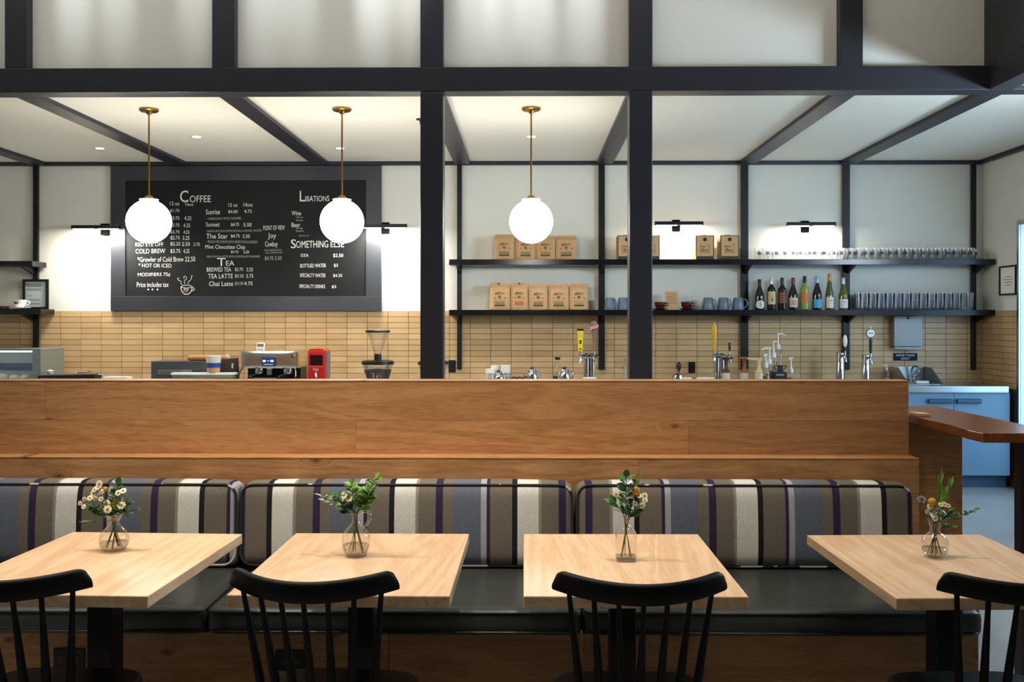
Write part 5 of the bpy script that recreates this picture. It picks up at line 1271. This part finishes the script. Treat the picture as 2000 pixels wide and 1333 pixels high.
def bouquet(i, conv, spec, rng):
    vx, vy = VP[i]; r_in = profs[i][3][0]*.62; nz = [p for p in profs[i] if p[1] > .08]; nk = min(nz, key=lambda p: p[0])
    for kind, label, pts, arg in spec:
        t = thing({'d': 'chamomile_stem', 'b': 'billy_button_stem', 'l': 'leafy_stem', 't': 'thistle_stem', 'g': 'grass_stem'}[kind], label+' in the '+vn[i], 'flower' if kind in 'dbt' else 'foliage', (vx, vy, TZ+.004), 0, 'stems in the '+vn[i])
        loc = []
        for (cx, cy) in pts:
            px, py = conv(cx, cy); Yq = vy+rng.uniform(-.022, .015); loc.append(Vector((X(px, Yq)-vx, Yq-vy, Z(py, Yq, px)-TZ-.004)))
        an = rng.uniform(0, 2*PI); xin = (r_in*math.cos(an)*.9, r_in*math.sin(an)*.6)
        neck = (nk[0]*.45*math.cos(an+2.5), nk[0]*.45*math.sin(an+2.5), nk[1])
        if kind in 'dbt':
            cen = sum(loc, Vector())/len(loc); cen = Vector(neck).lerp(cen, .6)
            stemline(t, 0, xin, cen if len(loc) > 1 else loc[0], neck=neck)
            for p in loc:
                if len(loc) > 1: MB().tube([cen, cen.lerp(p, .5)+Vector((0, 0, .004)), p], .0008, 5).build('stem', stem_m, t, 60)
                if kind == 'd': daisy(t, p, (arg or .0085)*rng.uniform(1.0, 1.3), rng)
                if kind == 'b': MB().sphere(p, arg or .0115, 16, 10).build('flower_ball', flo_y, t, 180)
                if kind == 't':
                    MB().sphere(p, .008, 12, 8, 1.2).build('flower_head', thistle_m, t, 180)
                    for k in range(9):
                        a = 2*PI*k/9; leaf(t, p-Vector((0, 0, .003)), (math.cos(a), math.sin(a)*.6, .55*math.sin(a)+.3), .019, .0018, leaf_s, .0)
            for k in range(3 if kind == 'd' else 1):
                q = Vector(neck).lerp(cen if len(loc) > 1 else loc[0], .45+.15*k); a = rng.uniform(0, 2*PI)
                leaf(t, q, (math.cos(a), math.sin(a)*.5, .6), .028, .005, leaf_d if kind != 't' else leaf_s)
        else:
            mat = {'d': leaf_d, 'l': leaf_l, 's': leaf_s, 'g': leaf_l}[arg[0]]; L, wd = arg[1], arg[2]
            end = loc[-1]; stemline(t, 0, xin, end, .0012, neck=neck)
            base = Vector(neck)
            n = int(arg[3]*1.5); L *= 1.12; wd *= 1.25
            for k in range(n):
                q = .35+.65*(k+1)/n; p = base.lerp(end, q); d = (end-base).normalized()
                sd = (-1 if k % 2 else 1); dv = d*.55+Vector((sd*.75, rng.uniform(-.5, .3), rng.uniform(0, .3)))
                if kind == 'g': dv = d+Vector((sd*.18, rng.uniform(-.1, .1), .1))
                if k == n-1: dv = d
                leaf(t, p, dv, L*rng.uniform(.8, 1.1), wd, mat, .2 if kind == 'l' else 0, rng.uniform(-.6, .6))
rg = random.Random(21)
c1 = crop(100, 920, .135)
bouquet(0, c1, [('d', 'tall chamomile sprig with the topmost daisies', [(695, 190), (630, 270), (610, 325), (680, 235)], .0095),
 ('d', 'chamomile sprig spreading away toward the bench end', [(480, 410), (420, 470), (560, 395), (470, 520)], .0075),
 ('d', 'chamomile sprig of half open daisies in the middle', [(700, 360), (720, 410), (640, 400), (740, 300)], .008),
 ('d', 'chamomile sprig beside the dark leaf', [(970, 320), (1040, 290), (1000, 410)], .009),
 ('d', 'chamomile sprig of large daisies under the yellow ball', [(800, 475), (960, 515), (1015, 500), (815, 560)], .0105),
 ('b', 'yellow billy button', [(905, 465)], .0125), ('b', 'small yellow billy button', [(790, 270)], .0085),
 ('l', 'dark glossy leafy stem rising above the daisies', [(965, 215)], ('d', .035, .009, 9)), ('l', 'dark leafy stem leaning to one side', [(610, 540)], ('d', .034, .008, 8)),
 ('l', 'silvery leafy stem reaching out flat', [(1180, 560)], ('s', .03, .004, 8)), ('l', 'dark leafy stem on the silvery side', [(1080, 470)], ('d', .032, .008, 8)), ('g', 'thin drooping grass blade', [(520, 740)], ('g', .03, .0015, 3)),
 ('t', 'blue grey thistle', [(790, 625)], None)], rg)
c2 = crop(600, 920, .1425)
bouquet(1, c2, [('d', 'chamomile sprig with the big yellow centred flower', [(505, 335), (570, 375), (500, 440)], .0125), ('d', 'chamomile sprig with tiny buds', [(625, 240), (680, 355), (740, 450)], .005),
 ('l', 'pale leafy stem arching to one side', [(200, 355)], ('s', .026, .006, 7)), ('l', 'bright leafy stem reaching highest', [(930, 120)], ('l', .03, .009, 12)), ('l', 'bright leafy stem in the middle', [(610, 190)], ('l', .032, .008, 10)),
 ('l', 'bright leafy stem with broad low leaves', [(850, 350)], ('l', .034, .010, 10)), ('l', 'dark leafy stem with round leaves', [(400, 350)], ('d', .026, .010, 7)), ('l', 'dark low leafy stem', [(520, 545)], ('d', .028, .011, 5)), ('l', 'green leafy stem behind the handle', [(800, 270)], ('l', .03, .008, 10))], rg)
c3 = crop(1140, 910, .1575)
bouquet(2, c3, [('d', 'chamomile sprig with the pair of front daisies', [(530, 455), (555, 515), (640, 470)], .0085), ('d', 'chamomile sprig under the yellow ball', [(690, 375), (760, 430), (725, 495), (755, 375)], .0085), ('d', 'chamomile sprig on the dark leaf side', [(400, 355), (470, 365)], .009),
 ('b', 'yellow billy button', [(645, 312)], .0135), ('l', 'dark glossy leafy stem rising highest', [(530, 150)], ('d', .036, .009, 11)), ('l', 'dark leafy stem with a long curved leaf', [(400, 470)], ('d', .042, .009, 6)), ('l', 'dark leafy stem with low broad leaf', [(640, 560)], ('d', .036, .009, 4)), ('g', 'feathery pale grass stem', [(680, 190)], ('g', .03, .001, 8))], rg)
c4 = crop(1760, 920, .1425)
bouquet(3, c4, [('t', 'blue grey thistle leaning out', [(275, 390)], None), ('b', 'yellow billy button', [(425, 425)], .0125), ('d', 'chamomile sprig with small daisies', [(365, 565), (440, 610), (465, 650), (395, 490)], .0085), ('d', 'pale flat chamomile sprig', [(590, 460), (640, 480), (540, 465)], .0075),
 ('g', 'upright green grass stem', [(540, 160)], ('g', .045, .002, 8)), ('g', 'upright green grass stem with buds', [(665, 230)], ('g', .04, .003, 10)), ('g', 'thick green grass stem', [(610, 330)], ('g', .04, .003, 8)), ('l', 'dark leafy stem reaching far out', [(1000, 540)], ('d', .024, .004, 6)), ('l', 'dark leafy stem in the middle', [(640, 590)], ('d', .03, .006, 8)), ('l', 'dark leafy stem hanging low', [(690, 760)], ('d', .02, .006, 4)), ('t', 'dark thistle in the middle', [(505, 545)], None)], rg)
